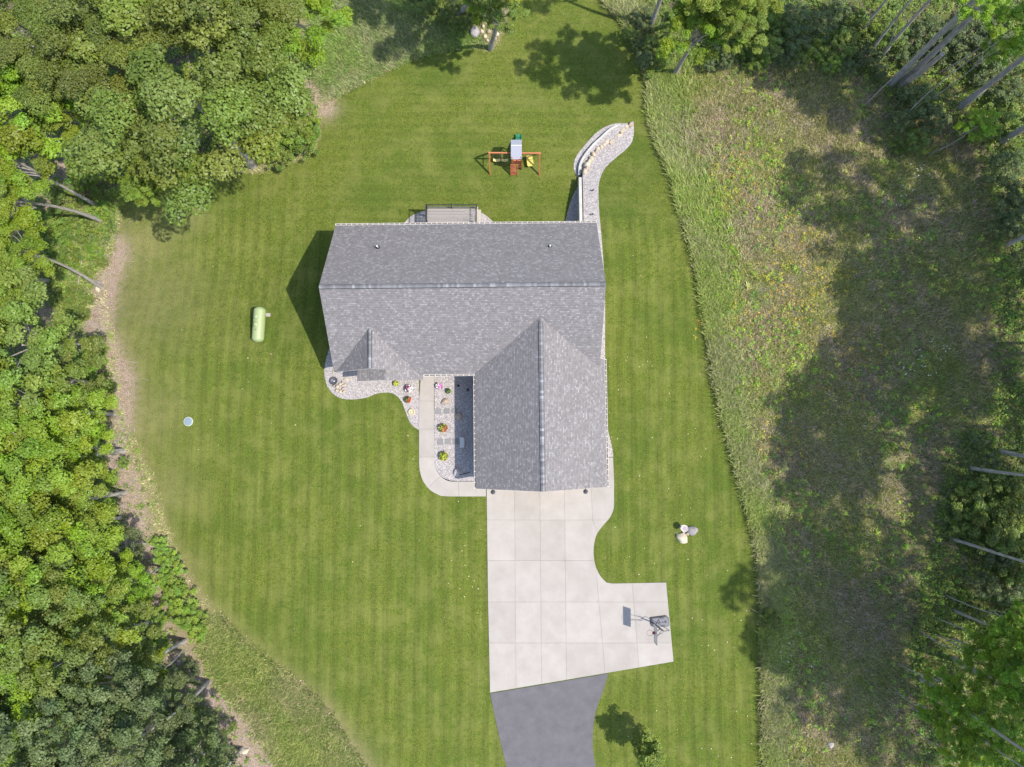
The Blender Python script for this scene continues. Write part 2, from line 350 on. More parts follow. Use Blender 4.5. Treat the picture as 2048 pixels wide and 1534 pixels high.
def mat_ground():
    m, n, l, b = newmat('ground_cover'); tc = N(n, 'TexCoord').outputs['Object']
    z1 = N(n, 'Attribute', attribute_name='zone'); z2 = N(n, 'Attribute', attribute_name='zoneb')
    s1 = N(n, 'SeparateColor'); l.new(z1.outputs['Color'], s1.inputs[0]); s2 = N(n, 'SeparateColor'); l.new(z2.outputs['Color'], s2.inputs[0])
    dry, mulch, north = s1.outputs; lawn, litter, mauve = s2.outputs
    sx = N(n, 'SeparateXYZ'); l.new(tc, sx.inputs[0])
    wob = noise_(n, l, tc, .12, 2)
    # lawn
    fine = noise_(n, l, tc, 9, 6, .8); mid = noise_(n, l, tc, 1.3, 5, .65); big = noise_(n, l, tc, .16, 4, .6)
    fine2 = noise_(n, l, tc, 24, 3, .7)
    la = ramp(n, l, fine, [(.32, (.030, .046, .005)), (.5, (.086, .116, .014)), (.66, (.205, .230, .044))])
    la = mixc(n, l, ramp(n, l, mid, [(.38, (0, 0, 0)), (.62, (.6, .6, .6))]), la, (.115, .125, .024))
    m3 = noise_(n, l, tc, 3.6, 5, .75); la = mixc(n, l, ramp(n, l, m3, [(.36, (.55, .55, .55)), (.5, (0, 0, 0))]), la, (.038, .062, .010))
    la = mixc(n, l, ramp(n, l, big, [(.4, (0, 0, 0)), (.62, (.5, .5, .5))]), la, (.055, .092, .012))
    big2 = noise_(n, l, tc, .45, 5, .7); la = mixc(n, l, ramp(n, l, big2, [(.46, (0, 0, 0)), (.62, (.42, .42, .42))]), la, (.165, .170, .045))
    def stripes(c, per):
        p = math_(n, l, 'MULTIPLY_ADD', c, 2 * math.pi / per, math_(n, l, 'MULTIPLY', wob, 9.0))
        return math_(n, l, 'SINE', p)
    st = N(n, 'Mix'); l.new(north, st.inputs[0]); l.new(stripes(sx.outputs[0], 1.12), st.inputs[2]); l.new(stripes(sx.outputs[1], .95), st.inputs[3])
    # thin mower wheel lines
    mpx = N(n, 'Mapping'); mpx.inputs['Scale'].default_value = (5.5, .12, 1); l.new(tc, mpx.inputs[0]); linx = noise_(n, l, mpx.outputs[0], 1, 3, .6)
    mpy = N(n, 'Mapping'); mpy.inputs['Scale'].default_value = (.12, 5.5, 1); l.new(tc, mpy.inputs[0]); liny = noise_(n, l, mpy.outputs[0], 1, 3, .6)
    ln = N(n, 'Mix'); l.new(north, ln.inputs[0]); l.new(linx, ln.inputs[2]); l.new(liny, ln.inputs[3])
    stm = math_(n, l, 'MULTIPLY', st.outputs[0], noise_(n, l, tc, .25, 3))
    val = math_(n, l, 'MULTIPLY_ADD', stm, math_(n, l, 'MULTIPLY_ADD', north, -.08, .17), .98)
    val = math_(n, l, 'ADD', val, math_(n, l, 'MULTIPLY', math_(n, l, 'ADD', ln.outputs[0], -.5), math_(n, l, 'MULTIPLY_ADD', north, -.35, .62)))
    val = math_(n, l, 'ADD', val, math_(n, l, 'MULTIPLY_ADD', fine2, 1.8, -.9))
    hs = N(n, 'HueSaturation'); l.new(la, hs.inputs['Color']); l.new(val, hs.inputs['Value']); la = hs.outputs[0]
    drf = math_(n, l, 'MULTIPLY', dry, ramp(n, l, noise_(n, l, tc, 1.6, 6, .75), [(.3, (.25, .25, .25)), (.65, (1.1, 1.1, 1.1))]), clamp=True)
    drycol = ramp(n, l, noise_(n, l, tc, 12, 5, .7), [(.3, (.13, .125, .04)), (.6, (.25, .22, .10)), (.8, (.35, .29, .17))])
    la = mixc(n, l, drf, la, drycol)
    # wild meadow
    wf = noise_(n, l, tc, 7, 6, .8); wm = noise_(n, l, tc, .55, 5, .7)
    we = ramp(n, l, wf, [(.28, (.07, .065, .025)), (.45, (.16, .145, .06)), (.6, (.25, .215, .11)), (.75, (.36, .31, .20))])
    mv = ramp(n, l, wf, [(.28, (.09, .075, .055)), (.5, (.19, .165, .14)), (.72, (.34, .30, .27))])
    mvf = math_(n, l, 'MULTIPLY', mauve, ramp(n, l, wm, [(.35, (0, 0, 0)), (.6, (1, 1, 1))]))
    we = mixc(n, l, mvf, we, mv)
    # leaf litter / mulch
    lf = noise_(n, l, tc, 11, 6, .85)
    li = ramp(n, l, lf, [(.25, (.03, .022, .015)), (.45, (.09, .068, .045)), (.6, (.16, .125, .085)), (.78, (.27, .22, .17))])
    lig = mixc(n, l, ramp(n, l, noise_(n, l, tc, .7, 5, .7), [(.42, (0, 0, 0)), (.56, (.85, .85, .85))]), li, ramp(n, l, wf, [(.3, (.035, .055, .012)), (.7, (.13, .16, .035))]))
    we = mixc(n, l, litter, we, lig)
    base = mixc(n, l, lawn, we, la)
    mf = math_(n, l, 'MULTIPLY', mulch, ramp(n, l, noise_(n, l, tc, 2.6, 8, .85), [(.38, (.0, .0, .0)), (.52, (1.4, 1.4, 1.4))]), clamp=True)
    mu = ramp(n, l, lf, [(.30, (.07, .045, .03)), (.44, (.22, .155, .115)), (.56, (.34, .26, .20)), (.72, (.50, .42, .34))])
    base = mixc(n, l, mf, base, mu)
    l.new(base, b.inputs['Base Color']); b.inputs['Roughness'].default_value = .95; b.inputs['Specular IOR Level'].default_value = .15
    bp = N(n, 'Bump'); bp.inputs['Strength'].default_value = .8; bp.inputs['Distance'].default_value = .06
    l.new(fine, bp.inputs['Height']); l.new(bp.outputs[0], b.inputs['Normal']); return m
M['ground'] = mat_ground()

# ------------------------------------------------------------------ ground zones (traced outlines)
def W(pts, zf=None): return [tuple(gz(x, y, zf))[:2] for x, y in pts]
EAST_EDGE = [(1195, -60), (1205, 0), (1245, 45), (1262, 80), (1285, 120), (1297, 180), (1297, 230), (1320, 300), (1345, 360), (1365, 430), (1385, 500), (1400, 570), (1412, 640),
             (1425, 720), (1440, 800), (1460, 880), (1480, 950), (1500, 1030), (1520, 1110), (1525, 1200), (1527, 1300), (1530, 1400), (1532, 1534), (1532, 1700)]
WEST_EDGE = [(830, 1700), (730, 1534), (690, 1470), (640, 1400), (580, 1350), (500, 1290), (440, 1230), (400, 1180), (360, 1110), (335, 1050), (315, 980), (290, 920), (260, 860), (245, 800),
             (238, 720), (225, 640), (215, 580), (225, 520), (240, 450), (258, 385), (330, 372), (400, 352), (480, 347), (520, 345), (600, 320), (635, 290), (645, 230), (662, 203), (740, 160),
             (822, 120), (870, 105), (930, 97), (985, 98), (1012, 50), (1022, 0), (1030, -60)]
EAST_W, WEST_W = W(smooth_px(EAST_EDGE, 4)), W(smooth_px(WEST_EDGE, 4))
LAWN = EAST_W + WEST_W
MULCH = W([(230, 505), (205, 570), (195, 660), (245, 760), (238, 850), (225, 900), (262, 985), (270, 1060), (300, 1130), (300, 1200), (320, 1270), (360, 1320), (415, 1385), (450, 1430), (480, 1500), (540, 1560), (580, 1700)])
MULPTS = [(at(*p), q) for p, q in (((610, 1500), 2.4), ((545, 1470), 1.8), ((660, 1560), 2.5), ((430, 1400), 1.2))]
MULCH2 = W([(545, 40), (560, 110), (600, 150), (625, 200), (650, 215)])
MULCH3 = W([(70, 310), (140, 340), (110, 400), (150, 480), (150, 560), (140, 610)])
DRY = [(at(*p), r_) for p, r_ in [((285, 600), 4.5), ((270, 850), 3.5), ((300, 830), 3), ((260, 480), 3.5), ((330, 980), 2.5), ((240, 700), 3), ((380, 1140), 1.6), ((335, 420), 2.2)]]
def axis(lo, hi, d, far):
    a = list(np.arange(lo, hi + d / 2, d)); s = d; x = lo; L = []
    while x > -far: s *= 1.5; x -= s; L.append(x)
    s = d; x = a[-1]; Rr = []
    while x < far: s *= 1.5; x += s; Rr.append(x)
    return np.array(L[::-1] + a + Rr)
gx = axis(-48, 48, .3, 500); gy = axis(-30, 46, .3, 500)
X, Y = np.meshgrid(gx, gy); nx, ny = len(gx), len(gy)
Zg = zter(X, Y)
# wild ground is a little uneven; the mown lawn is smooth
inl = inpoly(X, Y, LAWN)
dl = np.minimum(distline(X, Y, EAST_W), distline(X, Y, WEST_W))
bumpy = np.zeros_like(X)
for k in range(6):
    a = rng.uniform(0, 6.28); f = rng.uniform(.15, .6); bumpy += np.sin((X * math.cos(a) + Y * math.sin(a)) * f + rng.uniform(0, 6)) * .05
Zg += np.where(inl, 0, bumpy * np.clip(dl / 3, 0, 1))
zone = np.zeros((ny, nx, 4), np.float32); zone[..., 3] = 1; zb = zone.copy()
for p, r_ in DRY: zone[..., 0] = np.maximum(zone[..., 0], np.exp(-((X - p.x) ** 2 + (Y - p.y) ** 2) / r_ ** 2) * .6)
dW = distline(X, Y, WEST_W)
zone[..., 0] = np.maximum(zone[..., 0], np.exp(-(dW / .8) ** 2) * .55 * (Y < 18))
zone[..., 0] = np.maximum(zone[..., 0], np.exp(-(distline(X, Y, EAST_W) / .5) ** 2) * .3)
zone[..., 1] = np.clip(1.1 * np.exp(-(distline(X, Y, MULCH) / 1.15) ** 2) + np.exp(-(distline(X, Y, MULCH2) / 1.1) ** 2) + 1.1 * np.exp(-(distline(X, Y, MULCH3) / 2.8) ** 2), 0, 1)
for p, r_ in MULPTS: zone[..., 1] = np.maximum(zone[..., 1], .9 * np.exp(-((X - p.x) ** 2 + (Y - p.y) ** 2) / r_ ** 2))
zone[..., 2] = smst(17, 21, Y) * smst(-22, -14, X)
zb[..., 0] = inl
left = smst(-22, -27, X + 0 * Y)
woods = [at(560, 0), at(600, 160), at(640, 260), at(500, 330)]
lit = np.zeros_like(X)
WOODW = W([(-400, -300), (560, -300), (600, 60), (640, 240), (600, 310), (250, 380), (200, 560), (210, 700), (230, 900), (300, 1150), (340, 1300), (470, 1480), (560, 1600), (600, 1800), (-400, 1800)])
WOODE = W([(1270, -300), (1290, 120), (1420, 130), (1700, 130), (1790, 200), (1960, 260), (1990, 500), (1980, 800), (1900, 900), (1850, 1100), (1820, 1300), (1840, 1534), (1850, 1800), (2600, 1800), (2600, -300)])
lit[inpoly(X, Y, WOODW)] = 1; lit[inpoly(X, Y, WOODE)] = 1
lit[(np.abs(X) > 47) | (Y > 42) | (Y < -29)] = 1
zb[..., 1] = lit
mc = [(at(1530, 420), 5), (at(1560, 600), 6), (at(1530, 800), 6), (at(1550, 250), 5), (at(1600, 150), 4), (at(1800, 950), 5), (at(1500, 950), 4), (at(1880, 1100), 6), (at(1650, 1400), 5)]
for p, r_ in mc: zb[..., 2] = np.maximum(zb[..., 2], np.exp(-((X - p.x) ** 2 + (Y - p.y) ** 2) / r_ ** 2))
V = np.stack([X, Y, Zg], -1).reshape(-1, 3)
ii, jj = np.meshgrid(np.arange(nx - 1), np.arange(ny - 1)); q = (jj * nx + ii).ravel()
F4 = np.stack([q, q + 1, q + nx + 1, q + nx], 1)
cx = (X[:-1, :-1] + X[1:, 1:]).ravel() / 2; cy = (Y[:-1, :-1] + Y[1:, 1:]).ravel() / 2
fl = inpoly(cx, cy, LAWN); fw = inpoly(cx, cy, WOODW) | inpoly(cx, cy, WOODE)
def sub_ground(name, mask, label):
    f = F4[mask]; used, inv = np.unique(f.ravel(), return_inverse=True)
    me = npmesh(name, V[used], inv, 4, M['ground'], smooth=True)
    for an, arr in (('zone', zone), ('zoneb', zb)):
        a = me.color_attributes.new(an, 'FLOAT_COLOR', 'POINT'); a.data.foreach_set('color', arr.reshape(-1, 4)[used].ravel())
    return prop(link(name, me), label, None, None, 'structure')
sub_ground('lawn', fl, 'mown green lawn with pale mowing stripes around the house')
sub_ground('forest_floor', fw & ~fl, 'leaf litter and bare mulch under the trees')
sub_ground('meadow_ground', ~fl & ~fw, 'rough unmown ground between the lawn and the woods')

_zt0 = zter
def zter(x, y):
    """height of the ground mesh itself, bumps included"""
    x = np.asarray(x, float); y = np.asarray(y, float)
    i = np.clip(np.searchsorted(gx, x) - 1, 0, nx - 2); j = np.clip(np.searchsorted(gy, y) - 1, 0, ny - 2)
    u = np.clip((x - gx[i]) / (gx[i + 1] - gx[i]), 0, 1); v = np.clip((y - gy[j]) / (gy[j + 1] - gy[j]), 0, 1)
    return Zg[j, i] * (1 - u) * (1 - v) + Zg[j, i + 1] * u * (1 - v) + Zg[j + 1, i] * (1 - u) * v + Zg[j + 1, i + 1] * u * v
def drape(name, poly, zf, dz, mat, label, kind='structure', res=.5, thick=.05):
    """poly in pixels -> draped sheet with a short skirt"""
    P = [gz(x, y, zf) for x, y in poly]
    bm = bmesh.new(); bm.faces.new([bm.verts.new((p.x, p.y, 0)) for p in P])
    xs = [p.x for p in P]; ys = [p.y for p in P]
    def cut(co, no): bmesh.ops.bisect_plane(bm, geom=bm.verts[:] + bm.edges[:] + bm.faces[:], plane_co=co, plane_no=no, dist=1e-5)
    for a in np.arange(min(xs) + res * .37, max(xs), res): cut((a, 0, 0), (1, 0, 0))
    for a in np.arange(min(ys) + res * .41, max(ys), res): cut((0, a, 0), (0, 1, 0))
    bmesh.ops.recalc_face_normals(bm, faces=bm.faces)
    if bm.faces[:] and bm.faces[:][0].normal.z < 0: bmesh.ops.reverse_faces(bm, faces=bm.faces)
    be = [e for e in bm.edges if e.is_boundary]
    ext = bmesh.ops.extrude_edge_only(bm, edges=be)
    low = [v for v in ext['geom'] if isinstance(v, bmesh.types.BMVert)]
    lows = set(low)
    for v in bm.verts: v.co.z = float(zf(v.co.x, v.co.y)) + dz - (thick + .15 if v in lows else 0)
    me = bpy.data.meshes.new(name); bm.to_mesh(me); bm.free(); me.materials.append(mat)
    return prop(link(name, me), label, None, None, kind)

ubed = smooth_px([(1165, 350), (1172, 338), (1183, 322), (1200, 303), (1216, 287), (1240, 262), (1258, 247)], 3) + [(1267, 242)] + \
       smooth_px([(1268, 262), (1265, 281), (1255, 296), (1235, 313), (1212, 334), (1202, 352), (1197, 375), (1198, 420), (1202, 465), (1207, 530), (1210, 600), (1210, 700), (1212, 800), (1214, 850), (1222, 885), (1227, 914)], 3) + \
       [(1205, 914), (1195, 700), (1180, 520), (1167, 446)]
drape('gravel_bed', ubed, zhigh, .05, M['gravel'], 'raised gravel bed curving north along the east side of the house')
drape('gravel_bed', smooth_px([(1128, 452), (1135, 425), (1143, 398), (1155, 374), (1164, 362)], 3) + [(1166, 400), (1166, 452)], zlow, .04, M['gravel'], 'shaded wedge of gravel at the foot of the block retaining wall')
drape('gravel_bed', smooth_px([(1166, 366), (1152, 350), (1147, 332), (1153, 312), (1170, 290), (1190, 268), (1210, 254), (1232, 247), (1256, 247)], 3) + [(1240, 262), (1216, 288), (1183, 324), (1168, 346)], zlow, .04, M['gravel'], 'gravel apron around the outside of the curved stone bed')
BULB = smooth_px([(1159, 350), (1160, 332), (1168, 314), (1185, 292), (1203, 275), (1222, 258), (1240, 250)], 3)
drape('gravel_bed', BULB + [(1256, 247), (1240, 262), (1216, 288), (1183, 324), (1168, 346)], lambda x, y: zlow(x, y) + .3, .04, M['gravel'], 'raised curved gravel bed below the row of boulders', thick=.25)
drape('gravel_bed', smooth_px([(806, 450), (818, 436), (838, 425), (870, 420), (940, 421), (962, 425), (978, 436), (992, 450)], 3) + [(992, 470), (806, 470)], zlow, .04, M['gravel'], 'half round gravel bed under the rear deck')
drape('gravel_bed', smooth_px([(662, 688), (654, 712), (649, 740), (652, 765), (662, 783), (678, 795), (700, 799), (730, 796), (752, 788), (772, 785), (790, 789), (803, 803), (812, 825), (822, 848), (838, 860)], 4) + [(838, 700), (700, 680)], zter, .05, M['gravel'], 'curving gravel bed in front of the west wing')
drape('gravel_bed', [(869, 735), (869, 925)] + smooth_px([(869, 925), (873, 940), (882, 953), (897, 962), (915, 963)], 3) + [(955, 963), (955, 735)], zter, .05, M['gravel'], 'gravel bed between the front walk and the garage wall')

# ------------------------------------------------------------------ concrete driveway, walk, asphalt
def split(poly, a, b, pred=None):
    """split list of 2D polygons by the line a-b"""
    out = []
    n = Vector((-(b[1] - a[1]), b[0] - a[0]))
    for P in poly:
        cxy = (sum(p[0] for p in P) / len(P), sum(p[1] for p in P) / len(P))
        if pred and not pred(cxy): out.append(P); continue
        for sgn in (1, -1):
            Q = []
            for i in range(len(P)):
                p, q_ = P[i], P[(i + 1) % len(P)]
                dp = sgn * ((p[0] - a[0]) * n[0] + (p[1] - a[1]) * n[1]); dq = sgn * ((q_[0] - a[0]) * n[0] + (q_[1] - a[1]) * n[1])
                if dp >= 0: Q.append(p)
                if (dp > 0) != (dq > 0) and dp != dq:
                    t = dp / (dp - dq); Q.append((p[0] + (q_[0] - p[0]) * t, p[1] + (q_[1] - p[1]) * t))
            if len(Q) > 2:
                ar = abs(sum(Q[i][0] * Q[(i + 1) % len(Q)][1] - Q[(i + 1) % len(Q)][0] * Q[i][1] for i in range(len(Q)))) / 2
                if ar > 30: out.append(Q)
    return out
def inset(P, d):
    Q_ = []
    for p in P:
        if not Q_ or math.hypot(p[0] - Q_[-1][0], p[1] - Q_[-1][1]) > 1e-4: Q_.append(p)
    if math.hypot(Q_[0][0] - Q_[-1][0], Q_[0][1] - Q_[-1][1]) < 1e-4: Q_.pop()
    P = Q_
    n = len(P); ar = sum(P[i][0] * P[(i + 1) % n][1] - P[(i + 1) % n][0] * P[i][1] for i in range(n)); s = 1 if ar > 0 else -1
    out = []
    for i in range(n):
        a = Vector(P[i - 1]); b = Vector(P[i]); c = Vector(P[(i + 1) % n])
        d1 = (b - a); d2 = (c - b)
        if d1.length < 1e-6 or d2.length < 1e-6: continue
        n1 = Vector((-d1.y, d1.x)).normalized() * s; n2 = Vector((-d2.y, d2.x)).normalized() * s
        k = (n1 + n2); k = k / max(.3, k.length_squared / 2) if k.length > .2 else n1
        out.append(tuple(b + k * d * 1.0))
    return out
def slabs(root, polys, z=.05):
    for P in polys:
        Wp = [tuple(at(x, y, z))[:2] for x, y in P]
        MB().prism(inset(Wp, .0065), z - .12, z).build('concrete_slab', M['concrete'], root)
drive = empty('driveway', at(1090, 1180, 0), 'pale concrete driveway of jointed slabs widening into a parking pad', kind='structure')
DP = [(973, 960), (974, 1040), (976, 1200), (980, 1385), (1217, 1345), (1347, 1323), (1332, 1165), (1225, 1167)] + smooth_px([(1213, 1165), (1200, 1151), (1190, 1128), (1187, 1100), (1192, 1072), (1205, 1052), (1219, 1036), (1227, 1018), (1228, 1000)], 4) + [(1228, 960), (1226, 915), (1205, 915), (1205, 960)]
pl = [DP]
for yy in (1040, 1121, 1204, 1286): pl = split(pl, (900, yy), (1400, yy))
pl = split(pl, (1029, 985), (1032, 1372)); pl = split(pl, (1080, 985), (1083, 1365)); pl = split(pl, (1129, 985), (1133, 1358))
pl = split(pl, (1183, 985), (1185, 1040), lambda c: c[1] < 1040)
pl = split(pl, (1185, 1040), (1196, 1066), lambda c: 1040 < c[1] < 1121 and c[0] > 1131)
pl = split(pl, (1194, 1160), (1210, 1345), lambda c: c[1] > 1121 and c[0] > 1131)
pl = split(pl, (1264, 1165), (1278, 1333), lambda c: c[0] > 1205 and c[1] > 1121)
pl = split(pl, (1200, 958), (1240, 958), lambda c: c[0] > 1185 and c[1] < 1040)
slabs(drive, pl)
MB().prism([tuple(at(x, y, 0))[:2] for x, y in DP], -.1, .012).build('joint_base', M['cone'], drive)
walk = empty('front_walk', at(853, 860, 0), 'pale concrete walk curving from the front door to the driveway', kind='structure')
WP = [(843, 735), (838, 800), (838, 925)] + smooth_px([(839, 940), (845, 960), (860, 980), (882, 992)], 3) + [(900, 993), (972, 993), (972, 962), (915, 962)] + smooth_px([(900, 961), (884, 954), (874, 941), (869, 925)], 3) + [(868, 800), (869, 735)]
wl = [WP]
for yy in (802, 858, 914): wl = split(wl, (800, yy), (900, yy), lambda c: c[0] < 905 or True)
wl = split(wl, (855, 976), (876, 957), lambda c: c[1] > 914); wl = split(wl, (917, 950), (918, 1000), lambda c: c[0] > 880 and c[1] > 914)
slabs(walk, wl)
AP = [(980, 1387), (1216, 1347)] + smooth_px([(1216, 1350), (1205, 1385), (1192, 1420), (1186, 1460), (1186, 1500), (1192, 1540), (1206, 1640)], 3) + [(1225, 1760), (1075, 1760), (1040, 1640)] + smooth_px([(1013, 1534), (1000, 1480), (987, 1420)], 3)
prop(MB().prism([tuple(at(x, y, .03))[:2] for x, y in AP], -.1, .03).build('asphalt_drive', M['asphalt']), 'grey asphalt lane joining the concrete driveway', kind='structure')

# ------------------------------------------------------------------ house
hz = -0.0
house = empty('house', (-3.5, 8, 0), 'single storey house with grey shingle gable roofs and an attached garage', 'house')
YAW = R(0.6); HC = Vector((-3.6, 11.0, 0))
def H(x, y, z):    # house coordinates: yaw about the ridge centre
    dx, dy = x - HC.x, y - HC.y
    return Vector((HC.x + dx * math.cos(YAW) - dy * math.sin(YAW), HC.y + dx * math.sin(YAW) + dy * math.cos(YAW), z))
XW, XE, YR, ZR, YN, YS = -14.05, 6.83, 11.0, 8.0, 17.0, 4.94
PM = .8
GX, GZ = 2.11, 6.3; GW, GE, GS = -2.97, 7.27, -4.07
def slope_obj(name, pts, thick=.16, parent=None):
    """roof slab from planar polygon (list of 3D, first edge = eave direction), with uv in metres"""
    P = [H(*p) for p in pts]; nrm = (P[1] - P[0]).cross(P[2] - P[0]).normalized()
    if nrm.z < 0: P = P[::-1]; nrm = -nrm
    hor = Vector((-nrm.y, nrm.x, 0)).normalized(); up = nrm.cross(hor)
    if up.z < 0: up = -up; hor = -hor
    n = len(P); loc = parent.location
    vs = [tuple(p - loc) for p in P] + [tuple(p - nrm * thick - loc) for p in P]
    fs = [tuple(range(n)), tuple(range(2 * n - 1, n - 1, -1))] + [(i, i + n, (i + 1) % n + n, (i + 1) % n) for i in range(n)]
    me = bpy.data.meshes.new(name); me.from_pydata(vs, [], fs); uvl = me.uv_layers.new(name='UVMap')
    for pz in me.polygons:
        for li in pz.loop_indices:
            v = Vector(vs[me.loops[li].vertex_index]); uvl.data[li].uv = (v.dot(hor) + 100, v.dot(up) + 100)
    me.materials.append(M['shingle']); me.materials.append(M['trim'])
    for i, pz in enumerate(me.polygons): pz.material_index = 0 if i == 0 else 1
    me.update(); return link(name, me, parent)
zm = lambda y: ZR - PM * (YR - y)
slope_obj('roof', [(XW, YN, 3.2), (XE, YN, 3.2), (XE, YR, ZR), (XW, YR, ZR)], parent=house)
slope_obj('roof', [(XW, 5.28, zm(5.28)), (-10.2, 5.28, zm(5.28)), (-10.2, YS, zm(YS)), (GW + .02, YS, zm(YS)), (GX, 8.93, zm(8.93)), (XE, 5.22, zm(5.22)), (XE, YR, ZR), (XW, YR, ZR)], parent=house)
gzf = lambda x: GZ - .61 * abs(x - GX)
slope_obj('garage_roof', [(GW, YS + .0, gzf(GW)), (GW, GS + .05, gzf(GW)), (GX, GS, GZ), (GX, 8.95, GZ), (GX - .1, 8.9, gzf(GX - .1))], parent=house)
slope_obj('garage_roof', [(GE, GS + .08, gzf(GE)), (GE, 6.0, gzf(GE)), (XE + .03, 6.0, gzf(XE + .03)), (XE + .03, 5.3, gzf(XE + .03)), (GX, 8.95, GZ), (GX, GS, GZ)], parent=house)
SX, SZ, SY0 = -10.78, 5.85, 5.2
szf = lambda x: SZ - .8 * abs(x - SX)
slope_obj('west_gable_roof', [(XW - .05, SY0, szf(XW - .05)), (SX, SY0 - .0, SZ), (SX, 8.4, SZ), (XW - .05, 5.25, szf(XW - .05))], parent=house)
slope_obj('west_gable_roof', [(SX, SY0, SZ), (-7.45, SY0, szf(-7.45)), (-7.45, 5.3, szf(-7.45)), (SX, 8.4, SZ)], parent=house)
e_apex = at(768, 756, 4.7); e_l = at(714, 760, 3.3); e_r = at(844, 757.5, 3.1)
EZ = 4.4
slope_obj('entry_gable_roof', [(e_l.x, e_l.y - .03, 3.55), (e_apex.x, e_apex.y - .06, EZ), (e_apex.x, 6.9, EZ), (e_l.x, 6.9, 3.55)], parent=house)
slope_obj('entry_gable_roof', [(e_apex.x, e_apex.y - .06, EZ), (e_r.x, e_r.y - .05, 3.05), (e_r.x, 5.1, 3.05), (e_apex.x, 7.0, EZ)], parent=house)
# ridge caps: one short bent shingle shared by every piece
def cap_mesh(pitch, wdt=.16, ln=.2):
    c = math.cos(math.atan(pitch)); s = math.sin(math.atan(pitch)); t = .05
    V_ = []
    for x, dz in ((-ln / 2, .012), (ln / 2, 0)):
        V_ += [(x, -wdt * c, -wdt * s + t + dz), (x, 0, t + dz + .01), (x, wdt * c, -wdt * s + t + dz), (x, -wdt * c - .035, -wdt * s - .02), (x, 0, -.02), (x, wdt * c + .035, -wdt * s - .02)]
    me = bpy.data.meshes.new('ridge_cap'); me.from_pydata(V_, [], [(0, 1, 7, 6), (1, 2, 8, 7), (3, 0, 6, 9), (2, 5, 11, 8), (0, 3, 4, 1), (1, 4, 5, 2), (6, 7, 10, 9), (7, 8, 11, 10)])
    me.materials.append(M['cap']); me.materials.append(M['flash_shadow'])
    for i in (2, 3): me.polygons[i].material_index = 1  # flared dark sides paint in the cap's shadow line and the sealant gap
    return me
def caps(a, b, pitch, step):
    a = H(*a); b = H(*b); me = cap_mesh(pitch, .18, step * .97); n = int((b - a).length / step); ang = math.atan2(b.y - a.y, b.x - a.x)
    for i in range(n):
        o = link('ridge_cap', me, house, a.lerp(b, (i + .5) / n) - house.location); o.rotation_euler.z = ang
caps((XW + .02, YR, ZR + .01), (XE - .02, YR, ZR + .01), PM, .2)
caps((GX, GS + .02, GZ + .01), (GX, 8.6, GZ + .01), .61, .2)
caps((SX, SY0 + .02, SZ + .01), (SX, 8.1, SZ + .01), .8, .2)
# walls (0.35 m inside the eaves)
def wall(poly, z0, z1, name='wall', mat='siding'):
    return MB().prism([tuple(H(x, y, 0))[:2] for x, y in poly], z0, z1).build(name, M[mat], house)
wall([(XW + .35, 5.75), (-11.9, 5.75), (-11.9, 5.3), (-3.5, 5.3), (-2.2, 5.3), (XE - .35, 5.3), (XE - .35, YN - .45), (XW + .35, YN - .45)], -2.5, 3.05)
wall([(GW + .4, GS + .5), (GE - .4, GS + .5), (GE - .4, 5.75), (XE - .4, 5.75), (GW + .4, 5.75)], -.15, 3.02)
def gable(pts, name='gable_wall', d=(0, .12)):
    P = [H(*p) for p in pts]; dd = Vector((d[0], d[1], 0)); n = len(P)
    MB().add(P + [p + dd for p in P], [tuple(range(n)), tuple(range(2 * n - 1, n - 1, -1))] + [(i, i + n, (i + 1) % n + n, (i + 1) % n) for i in range(n)]).build(name, M['siding'], house)
gable([(GW + .45, GS + .5, 3.0), (GE - .45, GS + .5, 3.0), (GX, GS + .5, GZ - .24)])
gable([(XW + .35, 5.45, 2.95), (XW + .35, YN - .45, 2.95), (XW + .35, YR, ZR - .24)], d=(.12, 0))
gable([(XE - .35, 5.45, 2.95), (XE - .35, YN - .45, 2.95), (XE - .35, YR, ZR - .24)], d=(-.12, 0))
gable([(XW + .4, SY0 + .25, 2.9), (-8.0, SY0 + .25, 2.9), (SX, SY0 + .25, SZ - .24)])
# windows, doors
def window(c, wd, ht, axis_='x', out=1):
    c = Vector(c); ax = Vector((1, 0, 0)) if axis_ == 'x' else Vector((0, 1, 0)); nn = Vector((0, 1, 0)) if axis_ == 'x' else Vector((1, 0, 0)); nn = nn * out
    d = (wd, .03, ht) if axis_ == 'x' else (.03, wd, ht)
    p = MB().box(c + nn * .02, d).build('window', M['glass'], house)
    f = MB()
    for s in (-1, 1):
        f.bar(c + ax * s * wd / 2 + nn * .035 - Vector((0, 0, ht / 2)), c + ax * s * wd / 2 + nn * .035 + Vector((0, 0, ht / 2)), .09, .05, up=nn)
        f.bar(c - ax * wd / 2 + nn * .037 + Vector((0, 0, s * ht / 2)), c + ax * wd / 2 + nn * .037 + Vector((0, 0, s * ht / 2)), .09, .05, up=(0, 0, 1))
    f.build('window_frame', M['trim'], p)
for x in (-12, -9.0, -1.5, 2.5): window(H(x, YN - .45, 1.5), 1.4, 1.3, 'x', 1)
for x in (-10.8, -6.2): window(H(x, 5.3, 1.6), 1.5, 1.4, 'x', -1)
for y in (8, 13.5): window(H(XW + .35, y, 1.6), 1.2, 1.3, 'y', -1)
for y in (9, 13.5): window(H(XE - .35, y, 1.6), 1.2, 1.3, 'y', 1)
for x, wd in ((-.1, 2.6), (3.2, 2.6), (5.6, 1.6)):
    gd = MB().box(H(x, GS + .48, 1.15), (wd, .05, 2.2)).build('garage_door', M['door'], house)
    for k in range(4): MB().box(H(x, GS + .44, .35 + k * .53), (wd - .08, .03, .48)).build('door_panel', M['door'], gd)
